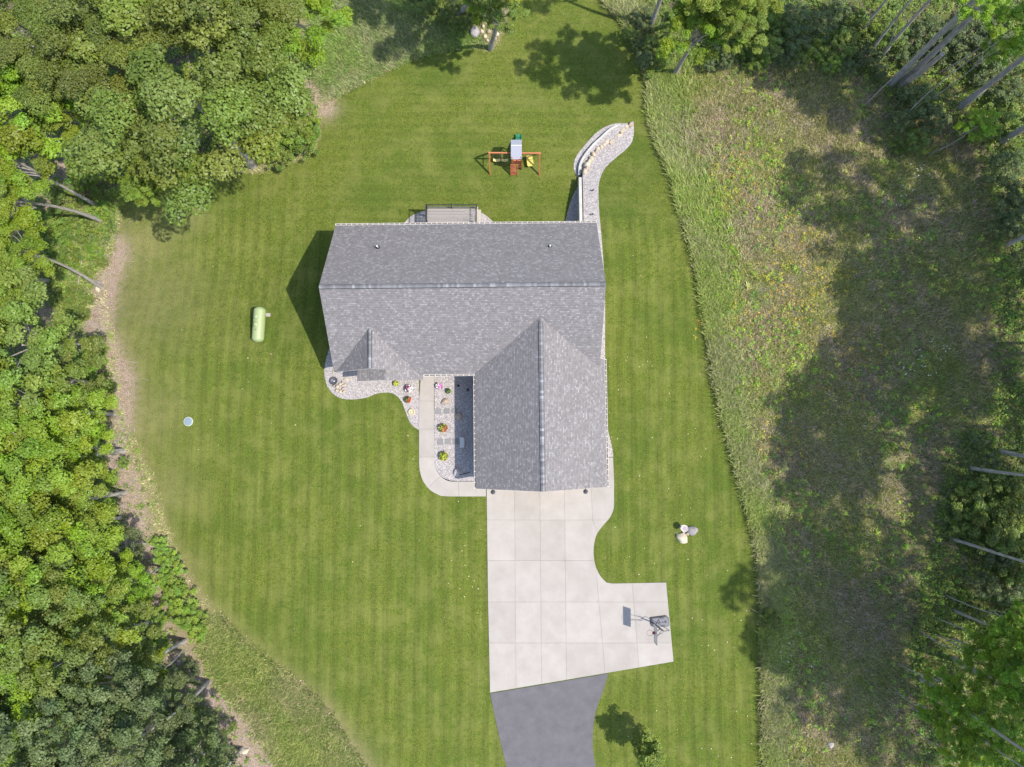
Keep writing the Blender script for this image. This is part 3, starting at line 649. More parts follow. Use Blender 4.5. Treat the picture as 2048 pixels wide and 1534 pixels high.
fd = MB().box(H(-6.3 + 1.6, 5.28, 1.1), (1.0, .06, 2.1)).build('front_door', M['door'], house)
MB().box(H(-4.35, 5.2, 1.05), (.05, .07, .12)).build('handle', M['black'], fd)
MB().box(H(-4.4, YN - .42, 1.1), (1.8, .06, 2.1)).build('patio_door', M['glass'], house)
# gutters
def gutter(a, b, out):
    a = H(*a); b = H(*b); out = Vector(out); g = MB()
    g.bar(a + out * .125, b + out * .125, .02, .11); g.bar(a + out * .01, b + out * .01, .02, .11)
    g.bar(a + out * .065 - Vector((0, 0, .05)), b + out * .065 - Vector((0, 0, .05)), .11, .015)
    go = g.build('gutter', M['trim'], house)
    MB().bar(a + out * .065 + Vector((0, 0, .03)), b + out * .065 + Vector((0, 0, .03)), .098, .02).build('gutter_debris', M['gutterin'], go)
    br = MB(); L = (b - a).length; n = max(2, int(L / .42))
    for i in range(n + 1):
        p = a.lerp(b, i / n) + Vector((0, 0, .055)); br.bar(p, p + out * .14, .035, .012)
    br.build('gutter_bracket', M['trim'], go)['kind'] = 'stuff'
gutter((XW, YN, 3.16), (XE, YN, 3.16), (0, 1, 0))
gutter((-7.0, YS, 3.1), (GW - .03, YS, 3.1), (0, -1, 0))
gutter((GW, YS, 3.1), (GW, GS + .1, 3.1), (-1, 0, 0))
gutter((GE, 6.0, 3.05), (GE, GS + .1, 3.05), (1, 0, 0))
# downspout elbow, vents, lights
MB().tube([at(1207, 717, 3.0), at(1208, 722, 2.9)], .05).build('downspout', M['trim'], house)
def roofz_n(y): return ZR - PM * (y - YR)
for (px, py) in ((756, 495), (1100, 494)):
    z = 5.9
    for _ in range(9): p = at(px, py, z); z = roofz_n(p.y)
    v = MB().tube([p - Vector((0, 0, .1)), p + Vector((0, 0, .45))], .06, 10).build('vent_pipe', M['pvc'], house)
    MB().lathe(p - Vector((0, 0, .0)), [(.17, -.14), (.17, .05), (.09, .12), (.085, .16)], 12).build('vent_boot', M['flash_shadow'], v)
for px, py in ((986, 984), (1171, 983)):
    p = at(px, py, 2.3); lt = MB().lathe(p - Vector((0, 0, .3)), [(.06, 0), (.12, .05), (.14, .3), (.19, .34), (.19, .36), (.06, .48), (.02, .54)], 14).build('coach_light', M['darkgrey'], house)
    MB().bar(p + Vector((0, 0, .05)), (p.x, p.y + .45, p.z + .05), .04).build('light_bracket', M['black'], lt)
    MB().lathe(p - Vector((0, 0, .27)), [(.125, .04), (.145, .3)], 12).build('lantern_glass', M['glass'], lt)

# ------------------------------------------------------------------ deck
dk = empty('deck', G(903, 430), 'raised rear deck of pale composite boards with a black railing', 'deck')
DZ = .1
a0 = at(852, 417, DZ); a1 = at(956, 415, DZ); b0y = at(852, 450, DZ).y - .3
nb = 13; dep = a0.y - b0y; bw = dep / nb
for i in range(nb):
    y = b0y + (i + .5) * bw; MB().box(((a0.x + a1.x) / 2, y, DZ - .015), (a1.x - a0.x - .3, bw - .03, .03)).build('deck_board', M['deck'], dk)
for x in (a0.x + .07, a1.x - .07): MB().box((x, (a0.y + b0y) / 2, DZ - .013), (.13, dep, .034)).build('border_board', M['deckframe'], dk)
MB().box(((a0.x + a1.x) / 2, a0.y + .08, DZ - .013), (a1.x - a0.x, .14, .034)).build('border_board', M['deckframe'], dk)
MB().box(((a0.x + a1.x) / 2, a0.y + .12, DZ - .17), (a1.x - a0.x, .04, .28)).box((a0.x + .02, (a0.y + b0y) / 2, DZ - .17), (.04, dep, .28)).box((a1.x - .02, (a0.y + b0y) / 2, DZ - .17), (.04, dep, .28)).build('deck_frame', M['deckframe'], dk)
posts = [(a0.x + .1, a0.y + .02), ((a0.x + a1.x) / 2, a0.y + .02), (a1.x - .12, a0.y + .02), (a0.x + .1, b0y + .6), (a1.x - .12, b0y + .45)]
for x, y in posts[:3]: MB().bar((x, y - .1, -2.25), (x, y - .1, DZ - .3), .15).build('support_post', M['deckframe'], dk)
for x, y in posts:
    MB().bar((x, y, DZ), (x, y, DZ + 1.02), .09).build('rail_post', M['black'], dk)
def rail(p, q):
    p = Vector(p); q = Vector(q); n = int((q - p).length / .12)
    for z in (DZ + .1, DZ + .97): MB().bar((p.x, p.y, z), (q.x, q.y, z), .06 if z > .5 else .04, .035).build('rail', M['black'], dk)
    for i in range(1, n):
        r_ = p.lerp(q, i / n); MB().bar((r_.x, r_.y, DZ + .1), (r_.x, r_.y, DZ + .96), .018).build('baluster', M['black'], dk)
rail((posts[0][0], posts[0][1], 0), (posts[2][0], posts[2][1], 0)); rail((posts[0][0], posts[0][1], 0), (posts[0][0], b0y + .5, 0)); rail((posts[2][0], posts[2][1], 0), (posts[4][0], posts[4][1], 0))
MB().box((a1.x + .13, b0y + dep * .5, -.12), (.24, dep * .95, .05)).box((a1.x + .03, b0y + dep * .5, -.2), (.05, dep * .95, .3)).build('side_ledge', M['deckframe'], dk)

# ------------------------------------------------------------------ retaining wall of blocks
rw = empty('retaining_wall', G(1158, 400), 'pale concrete block retaining wall north of the house', 'retaining wall')
wp = [at(1165, 452, -.05), at(1165, 400, -.2), at(1164, 352, -.9)]
def blk(name, c, d, rz, parent):
    o = MB().box((0, 0, 0), d).build(name, M['block'], parent, world=False)
    o.location = Vector(c) - parent.location; o.rotation_euler.z = rz; return o
yb0, yb1 = wp[0].y, wp[-1].y; Lw = yb1 - yb0; nbk = int(Lw / .42)
for i in range(nbk):
    yc = yb0 + (i + .5) * Lw / nbk; xw_ = float(np.interp(yc, [q_.y for q_ in wp], [q_.x for q_ in wp])) - .12
    top = float(zhigh(0, yc)) + .12; z = top
    blk('cap_stone', (xw_ + .0, yc, z - .04), (.25, Lw / nbk - .012, .08), 0, rw); z -= .09; k = 0
    while z > float(zlow(0, yc)) - .1:
        blk('block', (xw_ - .0, yc + (.0 if k % 2 else .004), z - .1), (.26, Lw / nbk - .014, .19), 0, rw); z -= .205; k += 1
gw = empty('garden_wall', gz(1170, 312, zlow), 'low curved garden wall of pale stones around the gravel bulge', 'garden wall')
bp_ = [gz(x, y, zlow, .35) for x, y in BULB]
acc = 0
for p, q_ in zip(bp_[:-1], bp_[1:]):
    d = q_ - p; n = max(1, round(d.length / .4))
    for i in range(n):
        c = p.lerp(q_, (i + .5) / n); blk('stone', (c.x, c.y, float(zlow(c.x, c.y)) + .2), (d.length / n + .01, .2, .46 + random.uniform(-.01, .02)), math.atan2(d.y, d.x), gw)

# ------------------------------------------------------------------ boulders
def rock_mesh(seed, sub=3, rough=.28):
    bm = bmesh.new(); bmesh.ops.create_icosphere(bm, subdivisions=sub, radius=1)
    off = Vector((seed * 7.3, seed * 3.1, 0))
    for v in bm.verts:
        c = v.co.copy(); k = 1 + rough * noise.noise(c * .9 + off) + .12 * noise.noise(c * 2.3 + off) + .04 * noise.noise(c * 6 + off)
        v.co = c * k
        for pl_ in range(5):
            dn = Vector((math.sin(seed * 3 + pl_ * 2.1), math.cos(seed * 5 + pl_ * 1.7), .35 * math.sin(pl_ + seed))).normalized(); e = v.co.dot(dn) - .82
            if e > 0: v.co -= dn * e * .8
    me = bpy.data.meshes.new('boulder'); bm.to_mesh(me); bm.free(); me.polygons.foreach_set('use_smooth', [True] * len(me.polygons)); me.set_sharp_from_angle(angle=R(35)); return me
ROCKS = [rock_mesh(i) for i in range(7)]
def rock(px, py, sx, sy, sz, rz, label, group=None, mat='boulder', zf=None, name='boulder', cat='boulder', k=None, sink=.25):
    """sx, sy in photo pixels (full size)"""
    p = gz(px, py, zf, sz * .5); me = ROCKS[k if k is not None else random.randrange(7)]
    me2 = me.copy() if False else me
    if not me2.materials: me2.materials.append(M['boulder'])
    o = link(name, me2, None, (p.x, p.y, p.z - sz * .5 + sz * .5 - sz * sink + .0)); o.scale = (sx / 48, sy / 48, sz * .6); o.rotation_euler = (random.uniform(-.15, .15), random.uniform(-.15, .15), rz)
    o.material_slots[0].link = 'OBJECT'; o.material_slots[0].material = M[mat]
    return prop(o, label, cat, group)
row = [(1170, 343, 11), (1174, 336, 9), (1174, 329, 12), (1179, 322, 8), (1183, 316, 10), (1187, 308, 10), (1193, 303, 8), (1196, 297, 8), (1202, 294, 9), (1207, 289, 9), (1213, 284, 12), (1222, 283, 9)]
for i, (x, y, s) in enumerate(row):
    rock(x, y, s * 1.3, s * 1.1, .45, random.uniform(0, 3), 'tan fieldstone in the unbroken curved row along the gravel bed', 'boulders in the curved row', zf=zhigh)
rock(1236, 277, 5, 4, .15, .3, 'small white stone lying alone in the gravel below the end boulders', zf=zhigh, name='stone', cat='stone')
rock(1240, 270, 14, 7, .12, .5, 'flat pinkish stone slab between the curved row and the end boulders', zf=zhigh)
rock(1245, 260, 16, 11, .4, 1.1, 'tall tan boulder leaning beside the second-last stone of the bed', zf=zhigh)
rock(1253, 252, 12, 9, .35, .4, 'mid-sized boulder wedged next to the pale pointed end boulder', zf=zhigh)
rock(1262, 248, 14, 10, .4, .6, 'pale pointed boulder at the north tip of the gravel bed', zf=zhigh)
for i, (px, py) in enumerate(((1186, 381), (1185, 429))):
    p = gz(px, py, zhigh, .2); t = empty('vent_stub', p, ['dark capped pipe in the gravel strip, nearer the curved bed', 'dark capped pipe in the gravel strip, nearer the roof gutter'][i], 'pipe', 'capped pipes in the gravel strip')
    MB().tube([p - Vector((0, 0, .3)), p + Vector((0, 0, .12))], .05, 10).build('pipe', M['pvc'], t); MB().lathe(p + Vector((0, 0, .1)), [(.085, 0), (.085, .06), (.04, .1)], 12).build('cap', M['darkgrey'], t)
rock(668, 743, 9, 6, .25, .3, 'small tan boulder tucked under the corner of the west roof')
rock(692, 759, 11, 9, .16, 0, 'pale flat round stone alone in the front gravel bed', mat='birdpale' if 'birdpale' in M else 'boulder')
for i, (x, y, s) in enumerate([(675, 773, 8), (681, 768, 7), (686, 771, 7), (674, 781, 9), (681, 783, 8), (686, 778, 8), (688, 783, 6), (668, 772, 5), (690, 770, 6), (685, 764, 5)]):
    rock(x, y, s, s * .8, .2 + .08 * random.random(), random.uniform(0, 3), 'pale cobble in the heap at the west end of the front bed', 'cobbles heaped in the front bed', name='cobble', cat='stone', sink=.1)
rock(890, 803, 20, 13, .38, .3, 'large cream boulder in the sunlit gravel by the front walk', k=2)
rock(917, 833, 17, 15, .4, 1.2, 'pointed boulder in the shade of the garage, nearest the house')
rock(914, 944, 15, 17, .4, .2, 'broad flat boulder at the south end of the shaded garage bed', mat='bouldergrey')
p = G(668, 762, .15); sp_ = empty('fountain_bowl', p, 'dark grey round stone bowl beside the cobble heap', 'bowl')
MB().lathe(p - Vector((0, 0, .15)), [(.2, 0), (.3, .12), (.34, .26), (.30, .28), (.24, .2), (.1, .16)], 20).build('bowl', M['darkgrey'], sp_, smooth=True)
MB().lathe(p + Vector((0, 0, .0)), [(.07, 0), (.06, .08), (.02, .1)], 10).build('spout', M['steel'], sp_)
for i, (px, py, s) in enumerate(((823, 824, .28),)):
    p = G(px, py, .1); u = empty('stone_ring', p, 'round tan snail-shaped stone ring at the narrow end of the front bed', 'ornament')
    MB().lathe(p - Vector((0, 0, .1)), [(s, 0), (s, .18), (s * .8, .22), (s * .6, .12), (s * .3, .1), (s * .25, .2), (.02, .22)], 18).build('ring', M['tan'], u, smooth=True)
rock(950, 62, 22, 22, .8, .3, 'big grey boulder left of the tree trunk at the north edge of the lawn', mat='bouldergrey', k=4)
for i, (x, y, s) in enumerate([(964, 62, 9), (970, 72, 9), (975, 80, 7), (992, 58, 11), (994, 68, 10), (990, 76, 7), (966, 52, 7), (978, 62, 9)]):
    rock(x, y, s * 1.1, s, .35, random.uniform(0, 3), 'tan rock in the pile around the foot of the north tree', 'rocks piled at the north tree')
rock(1365, 1077, 26, 20, .5, -.7, 'largest cream boulder by the bird bath on the east lawn', k=2)
rock(1385, 1062, 22, 20, .45, .4, 'grey pink boulder on the far right of the bird bath group', mat='bouldergrey', k=3)
rock(1375, 1068, 8, 7, .25, .4, 'small yellowish stone between the two big boulders by the bird bath')
rock(1367, 1066, 7, 5, .22, .4, 'small pale stone right under the bird bath')
rock(195, 578, 10, 14, .3, .2, 'cream oval boulder at the edge of the bare earth by the west lawn')
rock(196, 565, 12, 9, .25, .2, 'grey green stone just above the cream oval boulder by the west lawn', mat='bouldergrey')
rock(216, 882, 10, 9, .3, .2, 'white boulder at the edge of the west woods under a bright yellow maple')
rock(234, 984, 9, 9, .3, .2, 'white boulder at the foot of a leaning trunk in the west woods')
rock(357, 1322, 7, 6, .2, .2, 'small white stone in the shaded mulch, southwest corner')
rock(490, 1503, 16, 9, .3, .5, 'flat pale green stone in shade near the bottom of the mulch strip')
rock(1976, 883, 10, 7, .25, .3, 'pale angular rock in the shaded meadow near the east woods')
rock(1663, 1491, 14, 13, .25, .9, 'grey flat rock in sunlit grass at the bottom of the meadow', mat='bouldergrey')

# ------------------------------------------------------------------ small garden things
PAV = [(877, 823, .46), (894, 822, .46), (909, 821, .46), (881, 884, .46), (896, 883, .46), (911, 883, .46)]
PLAB = ['grey square paver next to the walk, in the north row', 'middle square paver of the north row', 'half shaded square paver at the end of the north row', 'grey square paver next to the walk, in the south row', 'middle square paver of the south row', 'half shaded square paver beside the stone bench']
for (px, py, s), lb in zip(PAV, PLAB):
    p = G(px, py); prop(MB().box((0, 0, 0), (s, s, .06), random.uniform(-.04, .04)).build('paver', M['paver'], origin=(0, 0, 0)), lb, 'paver', 'pavers set in the garage gravel bed').location = (p.x, p.y, .055)
p = G(924, 885); be = empty('garden_bench', p, 'small curved stone bench standing in the shade of the garage', 'bench')
bs = MB()
pts = [(p.x + .05 * math.sin(t * 3.1), p.y - .42 + .84 * t) for t in np.linspace(0, 1, 7)]
bs.prism([(x - .18, y) for x, y in pts] + [(x + .18, y) for x, y in pts[::-1]], .40, .47).build('seat', M['bench'], be)
for dy in (-.28, .28): MB().box((p.x, p.y + dy, .2), (.26, .12, .42)).build('leg', M['bench'], be)
hs_ = MB().tube([G(917, 950, .06), G(928, 948, .07), G(941, 944, .06)], .035, 8).build('metal_edging', M['black']); prop(hs_, 'dark bar lying in the gravel beside the broad flat boulder', 'bar')
def flowerpot(px, py, r_, cols, label, name='flower_pot', h=.3, n=170):
    p = G(px, py, h); e = empty(name, (p.x, p.y, p.z - h), label, 'flower pot'); base = p - Vector((0, 0, h))
    MB().lathe(base, [(r_ * .55, 0), (r_ * .85, h * .9), (r_ * .92, h), (r_ * .82, h), (r_ * .8, h * .9)], 16).build('pot', M['pot'], e, smooth=True)
    C_, NN, T_ = [], [], []
    for i in range(n):
        d = rng.normal(size=3); d[2] = abs(d[2]); d /= np.linalg.norm(d); pos = np.array(base) - np.array(e.location) + np.array([0, 0, h]) + d * np.array([r_ * 1.05, r_ * 1.05, r_ * .8]) * rng.uniform(.7, 1.05)
        side = .5 + .5 * (d[0] * .8 - d[1] * .2); c = cols[0] if rng.random() > side else cols[1]
        if rng.random() < cols[2]: c = (.07, .14, .02)
        C_.append(pos); NN.append(d + rng.normal(size=3) * .5); T_.append(np.array(c) * rng.uniform(.8, 1.15))
    link('flowers', leafmesh('flowers', C_, NN, np.full(n, .075), T_, M['tint']), e)
def leafmesh(name, C_, NN, S, T_, mat, aspect=.7):
    C_ = np.asarray(C_, float); NN = np.asarray(NN, float); NN /= np.linalg.norm(NN, axis=1)[:, None] + 1e-9; n = len(C_)
    S = np.asarray(S, float)[:, None]; r0 = rng.normal(size=(n, 3)); U = np.cross(NN, r0); U /= np.linalg.norm(U, axis=1)[:, None] + 1e-9; Wv = np.cross(NN, U)
    k = NN * S * .18
    V_ = np.stack([C_ - U * S, C_ - Wv * S * aspect + k, C_ + U * S, C_ + Wv * S * aspect + k], 1).reshape(-1, 3)
    T4 = np.repeat(np.asarray(T_, float), 4, 0)
    return npmesh(name, V_, np.arange(4 * n), 4, mat, T4)
flowerpot(878, 772, .26, ((.75, .72, .7), (.55, .03, .38), .08), 'pot of white and magenta flowers beside the front walk')
flowerpot(897, 782, .2, ((.12, .16, .03), (.1, .14, .03), .5), 'small green plant in a pot between the magenta pot and cream boulder', n=90)
flowerpot(886, 856, .36, ((.42, .44, .05), (.4, .1, .05), .35), 'tub of yellow green and red flowers between the two paver rows', n=240)
flowerpot(887, 912, .36, ((.40, .40, .03), (.42, .38, .03), .45), 'tub of yellow flowers at the south end of the garage bed', n=240)
flowerpot(792, 767, .22, ((.42, .44, .05), (.42, .44, .05), .2), 'yellow flowers in a small pot under the entry roof edge', n=100)
flowerpot(818, 777, .32, ((.22, .03, .10), (.75, .72, .72), .12), 'pot of purple red and white flowers west of the front walk', n=220)
flowerpot(816, 799, .27, ((.12, .16, .02), (.45, .05, .04), .3), 'pot of green leaves with red blooms west of the front walk', n=170)
for i, (px, py) in enumerate(((917, 772), (936, 780))):
    p = G(px, py, .3); e = empty('garden_lantern', (p.x, p.y, .05), ['small black garden light in deep shade near the gutter corner', 'small black garden light under the garage eave'][i], 'garden light')
    MB().bar((p.x, p.y, 0), (p.x, p.y, .4), .03).build('post', M['black'], e); MB().lathe((p.x, p.y, .38), [(.05, 0), (.09, .1), (.12, .12), (.02, .2)], 10).build('shade', M['black'], e)
# bird bath and hook
p = G(1369, 1057, .8); bb = empty('bird_bath', G(1369, 1060), 'round pale bird bath with pink grey basin beside boulders on the east lawn', 'bird bath'); g0 = float(zter(p.x, p.y))
MB().lathe((p.x, p.y, g0), [(.2, 0), (.2, .06), (.09, .12), (.08, .6), (.14, .68)], 16).build('pedestal', M['birdb'], bb, smooth=True)
MB().lathe((p.x, p.y, g0 + .66), [(.12, 0), (.26, .08), (.29, .16), (.25, .165), (.23, .12), (.0, .08)], 22).build('basin', M['birdb'], bb, smooth=True)
MB().lathe((p.x, p.y, g0 + .74), [(.235, .03), (.02, .035)], 20).build('gravel_fill', M['pinkstone'], bb)
q0 = G(1366, 1078, .1); q1 = at(1354, 1066, 1.25); hk = MB().tube([q0, q0.lerp(q1, .5), q1, q1 + Vector((-.1, .08, .06)), q1 + Vector((-.2, .12, -.05))], .014, 6).build('plant_hook', M['steel']); prop(hk, 'thin steel plant hook leaning over the largest cream boulder', 'plant hook')

# septic lid
p = G(377, 843); e = empty('septic_lid', p, 'round blue grey septic lid set in the west lawn', 'lid')
MB().lathe(p, [(.385, 0), (.385, .06), (.34, .08), (.33, .05)], 24).build('rim', M['lidrim'], e); MB().lathe(p + Vector((0, 0, .02)), [(.325, 0), (.325, .045), (.2, .06), (.02, .065)], 24).build('lid', M['lid'], e)

# propane tank
p0 = G(517, 648); tk = empty('propane_tank', p0, 'pale green horizontal propane tank on the west lawn', 'propane tank')
g0 = float(zter(p0.x, p0.y)); ax0 = at(519.5, 613, g0 + .9); ax1 = at(514.5, 684, g0 + .9); d = (ax1 - ax0).normalized(); Lt = (ax1 - ax0).length; rr = .50; g0 = float(zter(p0.x, p0.y))
prof = [(0.0, .04)] + [(.33 * (1 - math.cos(a)), rr * math.sin(a)) for a in np.linspace(.15, math.pi / 2, 8)] + [(Lt - .33 * (1 - math.cos(a)), rr * math.sin(a)) for a in np.linspace(math.pi / 2, .15, 8)] + [(Lt, .04)]
MB().tube([Vector((ax0.x, ax0.y, g0 + .8)) + Vector((d.x, d.y, 0)) * s for s, _ in prof], [r_ for _, r_ in prof], 28).build('tank', M['tank'], tk, smooth=True)
for s in (.55, Lt - .55):
    c = Vector((ax0.x, ax0.y, 0)) + Vector((d.x, d.y, 0)) * s
    MB().box((c.x, c.y, g0 + .2), (.5, .08, .36), math.atan2(d.y, d.x) + math.pi / 2).build('leg', M['tank'], tk); MB().box((c.x + .16, c.y, g0 + .03), (.95, .3, .1), math.atan2(d.y, d.x) + math.pi / 2).build('footing', M['concrete'], tk)
c = at(511.3, 648, g0 + 1.32); dm = MB().lathe(c - Vector((0, 0, .06)), [(.2, -.1), (.2, .06), (.17, .12), (.1, .16), (.02, .165)], 24).build('dome_lid', M['tank'], tk, smooth=True)
MB().lathe(c - Vector((0, 0, .06)), [(.225, -.06), (.225, .02)], 24).build('dome_ring', M['darkgrey'], dm)
c = at(512.5, 633, g0 + 1.28); MB().lathe(c, [(.05, 0), (.05, .1), (.02, .13)], 10).build('valve', M['pvc'], tk)
c = at(511.5, 659, g0 + 1.28); MB().lathe(c, [(.035, 0), (.035, .05)], 8).build('gauge', M['black'], tk)

# ------------------------------------------------------------------ basketball hoop
bh = empty('basketball_hoop', G(1318, 1243), 'portable basketball hoop with clear backboard on the parking pad', 'basketball hoop')
A_ = lambda x, y, h: at(x, y, .05 + h)
bpx = [(1302, 1236), (1333, 1232), (1338, 1236), (1339.5, 1251), (1335, 1254), (1312, 1254), (1305, 1254), (1302.5, 1249)]
MB().prism([tuple(A_(x, y, .2))[:2] for x, y in bpx], .05, .2).build('base', M['plasticdark'], bh)
bt = [(1304.5, 1237.5), (1332, 1234), (1336.5, 1237), (1338, 1251), (1334, 1253), (1312, 1253), (1306, 1252)]
MB().prism([tuple(A_(x, y, .24))[:2] for x, y in bt], .2, .27).build('base_top', M['plastic'], bh)
for x, y, r_ in ((1319.5, 1245, .08), (1326, 1244.5, .045), (1331.5, 1243.8, .085)):
    MB().lathe(A_(x, y, .24), [(r_, -.02), (r_, .02), (r_ * .6, .03)], 12).build('filler_cap', M['plasticdark'], bh)
for x, y in ((1324, 1236), (1327, 1252)): MB().box(A_(x, y, .22), (.26, .12, .06)).build('grip_slot', M['black'], bh)
MB().bar(A_(1312, 1249, .26), A_(1319, 1237.5, .26), .03, .02).build('base_strut', M['black'], bh)
pb = A_(1307, 1246, .2); bc = A_(1311, 1268, 3.0)     # pole foot, centre of backboard
pt = Vector((bc.x + .9, bc.y + .05, 2.75))
MB().bar(pb, Vector((bc.x + .75, pb.y + (bc.y - pb.y) * .85, 2.3)), .1, .1).build('pole', M['darkgrey'], bh)
pk = Vector((bc.x + .75, pb.y + (bc.y - pb.y) * .85, 2.3))
for dy in (-.12, .12):
    MB().bar(pk + Vector((0, dy, 0)), Vector((bc.x + .05, bc.y + dy * 1.8, 2.75)), .03).build('arm', M['darkgrey'], bh); MB().bar(pk + Vector((-.1, dy, -.35)), Vector((bc.x + .05, bc.y + dy * 1.8, 3.2)), .03).build('arm', M['darkgrey'], bh)
MB().bar(pk + Vector((.0, 0, 0)), pk + Vector((.45, .1, .2)), .04).build('lift_handle', M['darkgrey'], bh)
MB().bar(pk + Vector((.45, .1, .2)), pb + Vector((.5, -.1, .1)), .03).build('brace', M['darkgrey'], bh)
bw_ = 1.42
MB().box(bc, (.03, bw_, .95)).build('backboard', M['acrylic'], bh)
fr = MB()
for s in (-1, 1): fr.box(bc + Vector((0, s * bw_ / 2, 0)), (.05, .04, 1.0)); fr.box(bc + Vector((0, 0, s * .49)), (.05, bw_, .04))
fr.build('backboard_frame', M['darkgrey'], bh)
rc = Vector((bc.x - .38, bc.y, 3.05 - .3)); ring = [rc + Vector((.23 * math.cos(a), .23 * math.sin(a), 0)) for a in np.linspace(0, 2 * math.pi, 25)]
MB().tube(ring, .012, 6, False).build('rim', M['rim'], bh); MB().box(rc + Vector((.28, 0, -.01)), (.16, .2, .08)).build('rim_mount', M['red'], bh)

# ------------------------------------------------------------------ play set
ps = empty('swing_set', G(1030, 320), 'wooden swing set with grey canopy tower, green slide and yellow swings', 'swing set')
g0 = -2.2; Q = lambda x, y, h: at(x, y, g0 + h)
def topp(px, py, h):  # point above the ground pixel
    p = Q(px, py, 0); return Vector((p.x, p.y, g0 + h))
LT, RT = topp(980.5, 327, 2.35), topp(1077.5, 328, 2.35)
MB().bar(LT - Vector((.1, 0, 0)), RT + Vector((.1, 0, 0)), .11, .16).build('top_beam', M['wood'], ps)
for T, x in ((LT, 0), (RT, .05)):
    for s in (-1, 1): MB().bar(T + Vector((s * .0, s * .07, -.02)), (T.x + x, T.y + s * 1.0, g0), .11).build('leg', M['wood'], ps)
    MB().bar((T.x, T.y - .5, g0 + 1.1), (T.x, T.y + .5, g0 + 1.1), .04, .1).build('cross_brace', M['wood'], ps)
tx0, tx1 = Q(1023, 300, 1.4).x, Q(1043, 300, 1.4).x; ty0, ty1 = topp(1030, 339, 0).y, topp(1030, 308, 0).y
for x in (tx0 + .05, tx1 - .02):
    for y in (ty0, ty1): MB().bar((x, y, g0), (x, y, g0 + 2.75), .09).build('tower_post', M['wood'], ps)
for i in range(8):
    y = ty0 + (i + .5) * (ty1 - ty0) / 8; MB().box(((tx0 + tx1) / 2, y, g0 + 1.3), (tx1 - tx0, (ty1 - ty0) / 8 - .02, .03)).build('floor_board', M['wood'], ps)
for i in range(6):
    y = ty0 + (i + .5) * (ty1 - ty0) / 6; MB().box((tx1 + .02, y, g0 + 1.75), (.025, .13, .8)).build('side_slat', M['woodred'], ps)
for i in range(4):
    MB().box((tx0 + (i + .5) * (tx1 - tx0) / 4, ty0 - .02, g0 + 1.7), (.13, .025, .6)).build('front_slat', M['woodred'], ps)
rz = g0 + 3.25; ym = (ty0 + ty1) / 2 + .12
rf = MB()
for y0_, z0_, y1_, z1_ in ((ty0 - .1, g0 + 2.6, ym, rz), (ym, rz, ty1 + .12, g0 + 2.75)):
    rf.add([(tx0 - .05, y0_, z0_), (tx1 + .0, y0_, z0_), (tx1 + .0, y1_, z1_), (tx0 - .05, y1_, z1_), (tx0 - .05, y0_, z0_ - .02), (tx1, y0_, z0_ - .02), (tx1, y1_, z1_ - .02), (tx0 - .05, y1_, z1_ - .02)], [(0, 1, 2, 3), (7, 6, 5, 4), (0, 4, 5, 1), (1, 5, 6, 2), (2, 6, 7, 3), (3, 7, 4, 0)])
rf.build('canopy', M['vinyl'], ps)
MB().bar((tx0 - .04, ym, rz + .01), (tx1, ym, rz + .01), .05, .03).build('canopy_ridge', M['trim'], ps)
# slide
sx0, sx1 = Q(1032, 280, .7).x, Q(1043, 280, .7).x; sy1 = Q(1037, 269, .15).y
sl_ = MB(); pr = [(ty1, 1.3), (ty1 + .5, 1.0), (ty1 + 1.2, .45), (sy1 - .25, .16), (sy1, .14)]
for (y0_, z0_), (y1_, z1_) in zip(pr[:-1], pr[1:]):
    sl_.bar(((sx0 + sx1) / 2, y0_, g0 + z0_), ((sx0 + sx1) / 2, y1_, g0 + z1_), sx1 - sx0 - .06, .04)
    for x in (sx0, sx1): sl_.bar((x, y0_, g0 + z0_ + .06), (x, y1_, g0 + z1_ + .06), .05, .16)
sl_.build('slide', M['green'], ps)
# stair ladder
lx0, lx1 = Q(1021.5, 340, .5).x, Q(1034.5, 340, .5).x; ly0 = Q(1028, 350, .05).y; ly1 = ty0 - .05
for x in (lx0, lx1): MB().bar((x, ly1, g0 + 1.3), (x, ly0, g0 + .02), .04, .12).build('stringer', M['wood'], ps)
for i in range(8):
    t = (i + .5) / 8; MB().box(((lx0 + lx1) / 2, ly1 + (ly0 - ly1) * t, g0 + 1.32 * (1 - t) + .03), (lx1 - lx0, .065, .03)).build('step', M['woodred'], ps)
rx0, rx1 = Q(1036, 335, .6).x, Q(1043.5, 335, .6).x; rp = [(rx0, ty0, 1.2), (rx1, ty0, 1.2), (rx1, Q(1040, 338, .2).y, .2), (rx0, Q(1040, 336, .2).y, .2)]
for i in range(4):
    a = Vector(rp[0]).lerp(Vector(rp[3]), i / 3.2); b_ = Vector(rp[1]).lerp(Vector(rp[2]), i / 3.2); MB().bar(a + Vector((0, 0, g0)), b_ + Vector((0, 0, g0)), .05, .1).build('rung', M['woodred'], ps)
MB().bar(Vector(rp[1]) + Vector((0, 0, g0)), Vector(rp[2]) + Vector((0, 0, g0)), .05, .08).build('side_rail', M['wood'], ps)
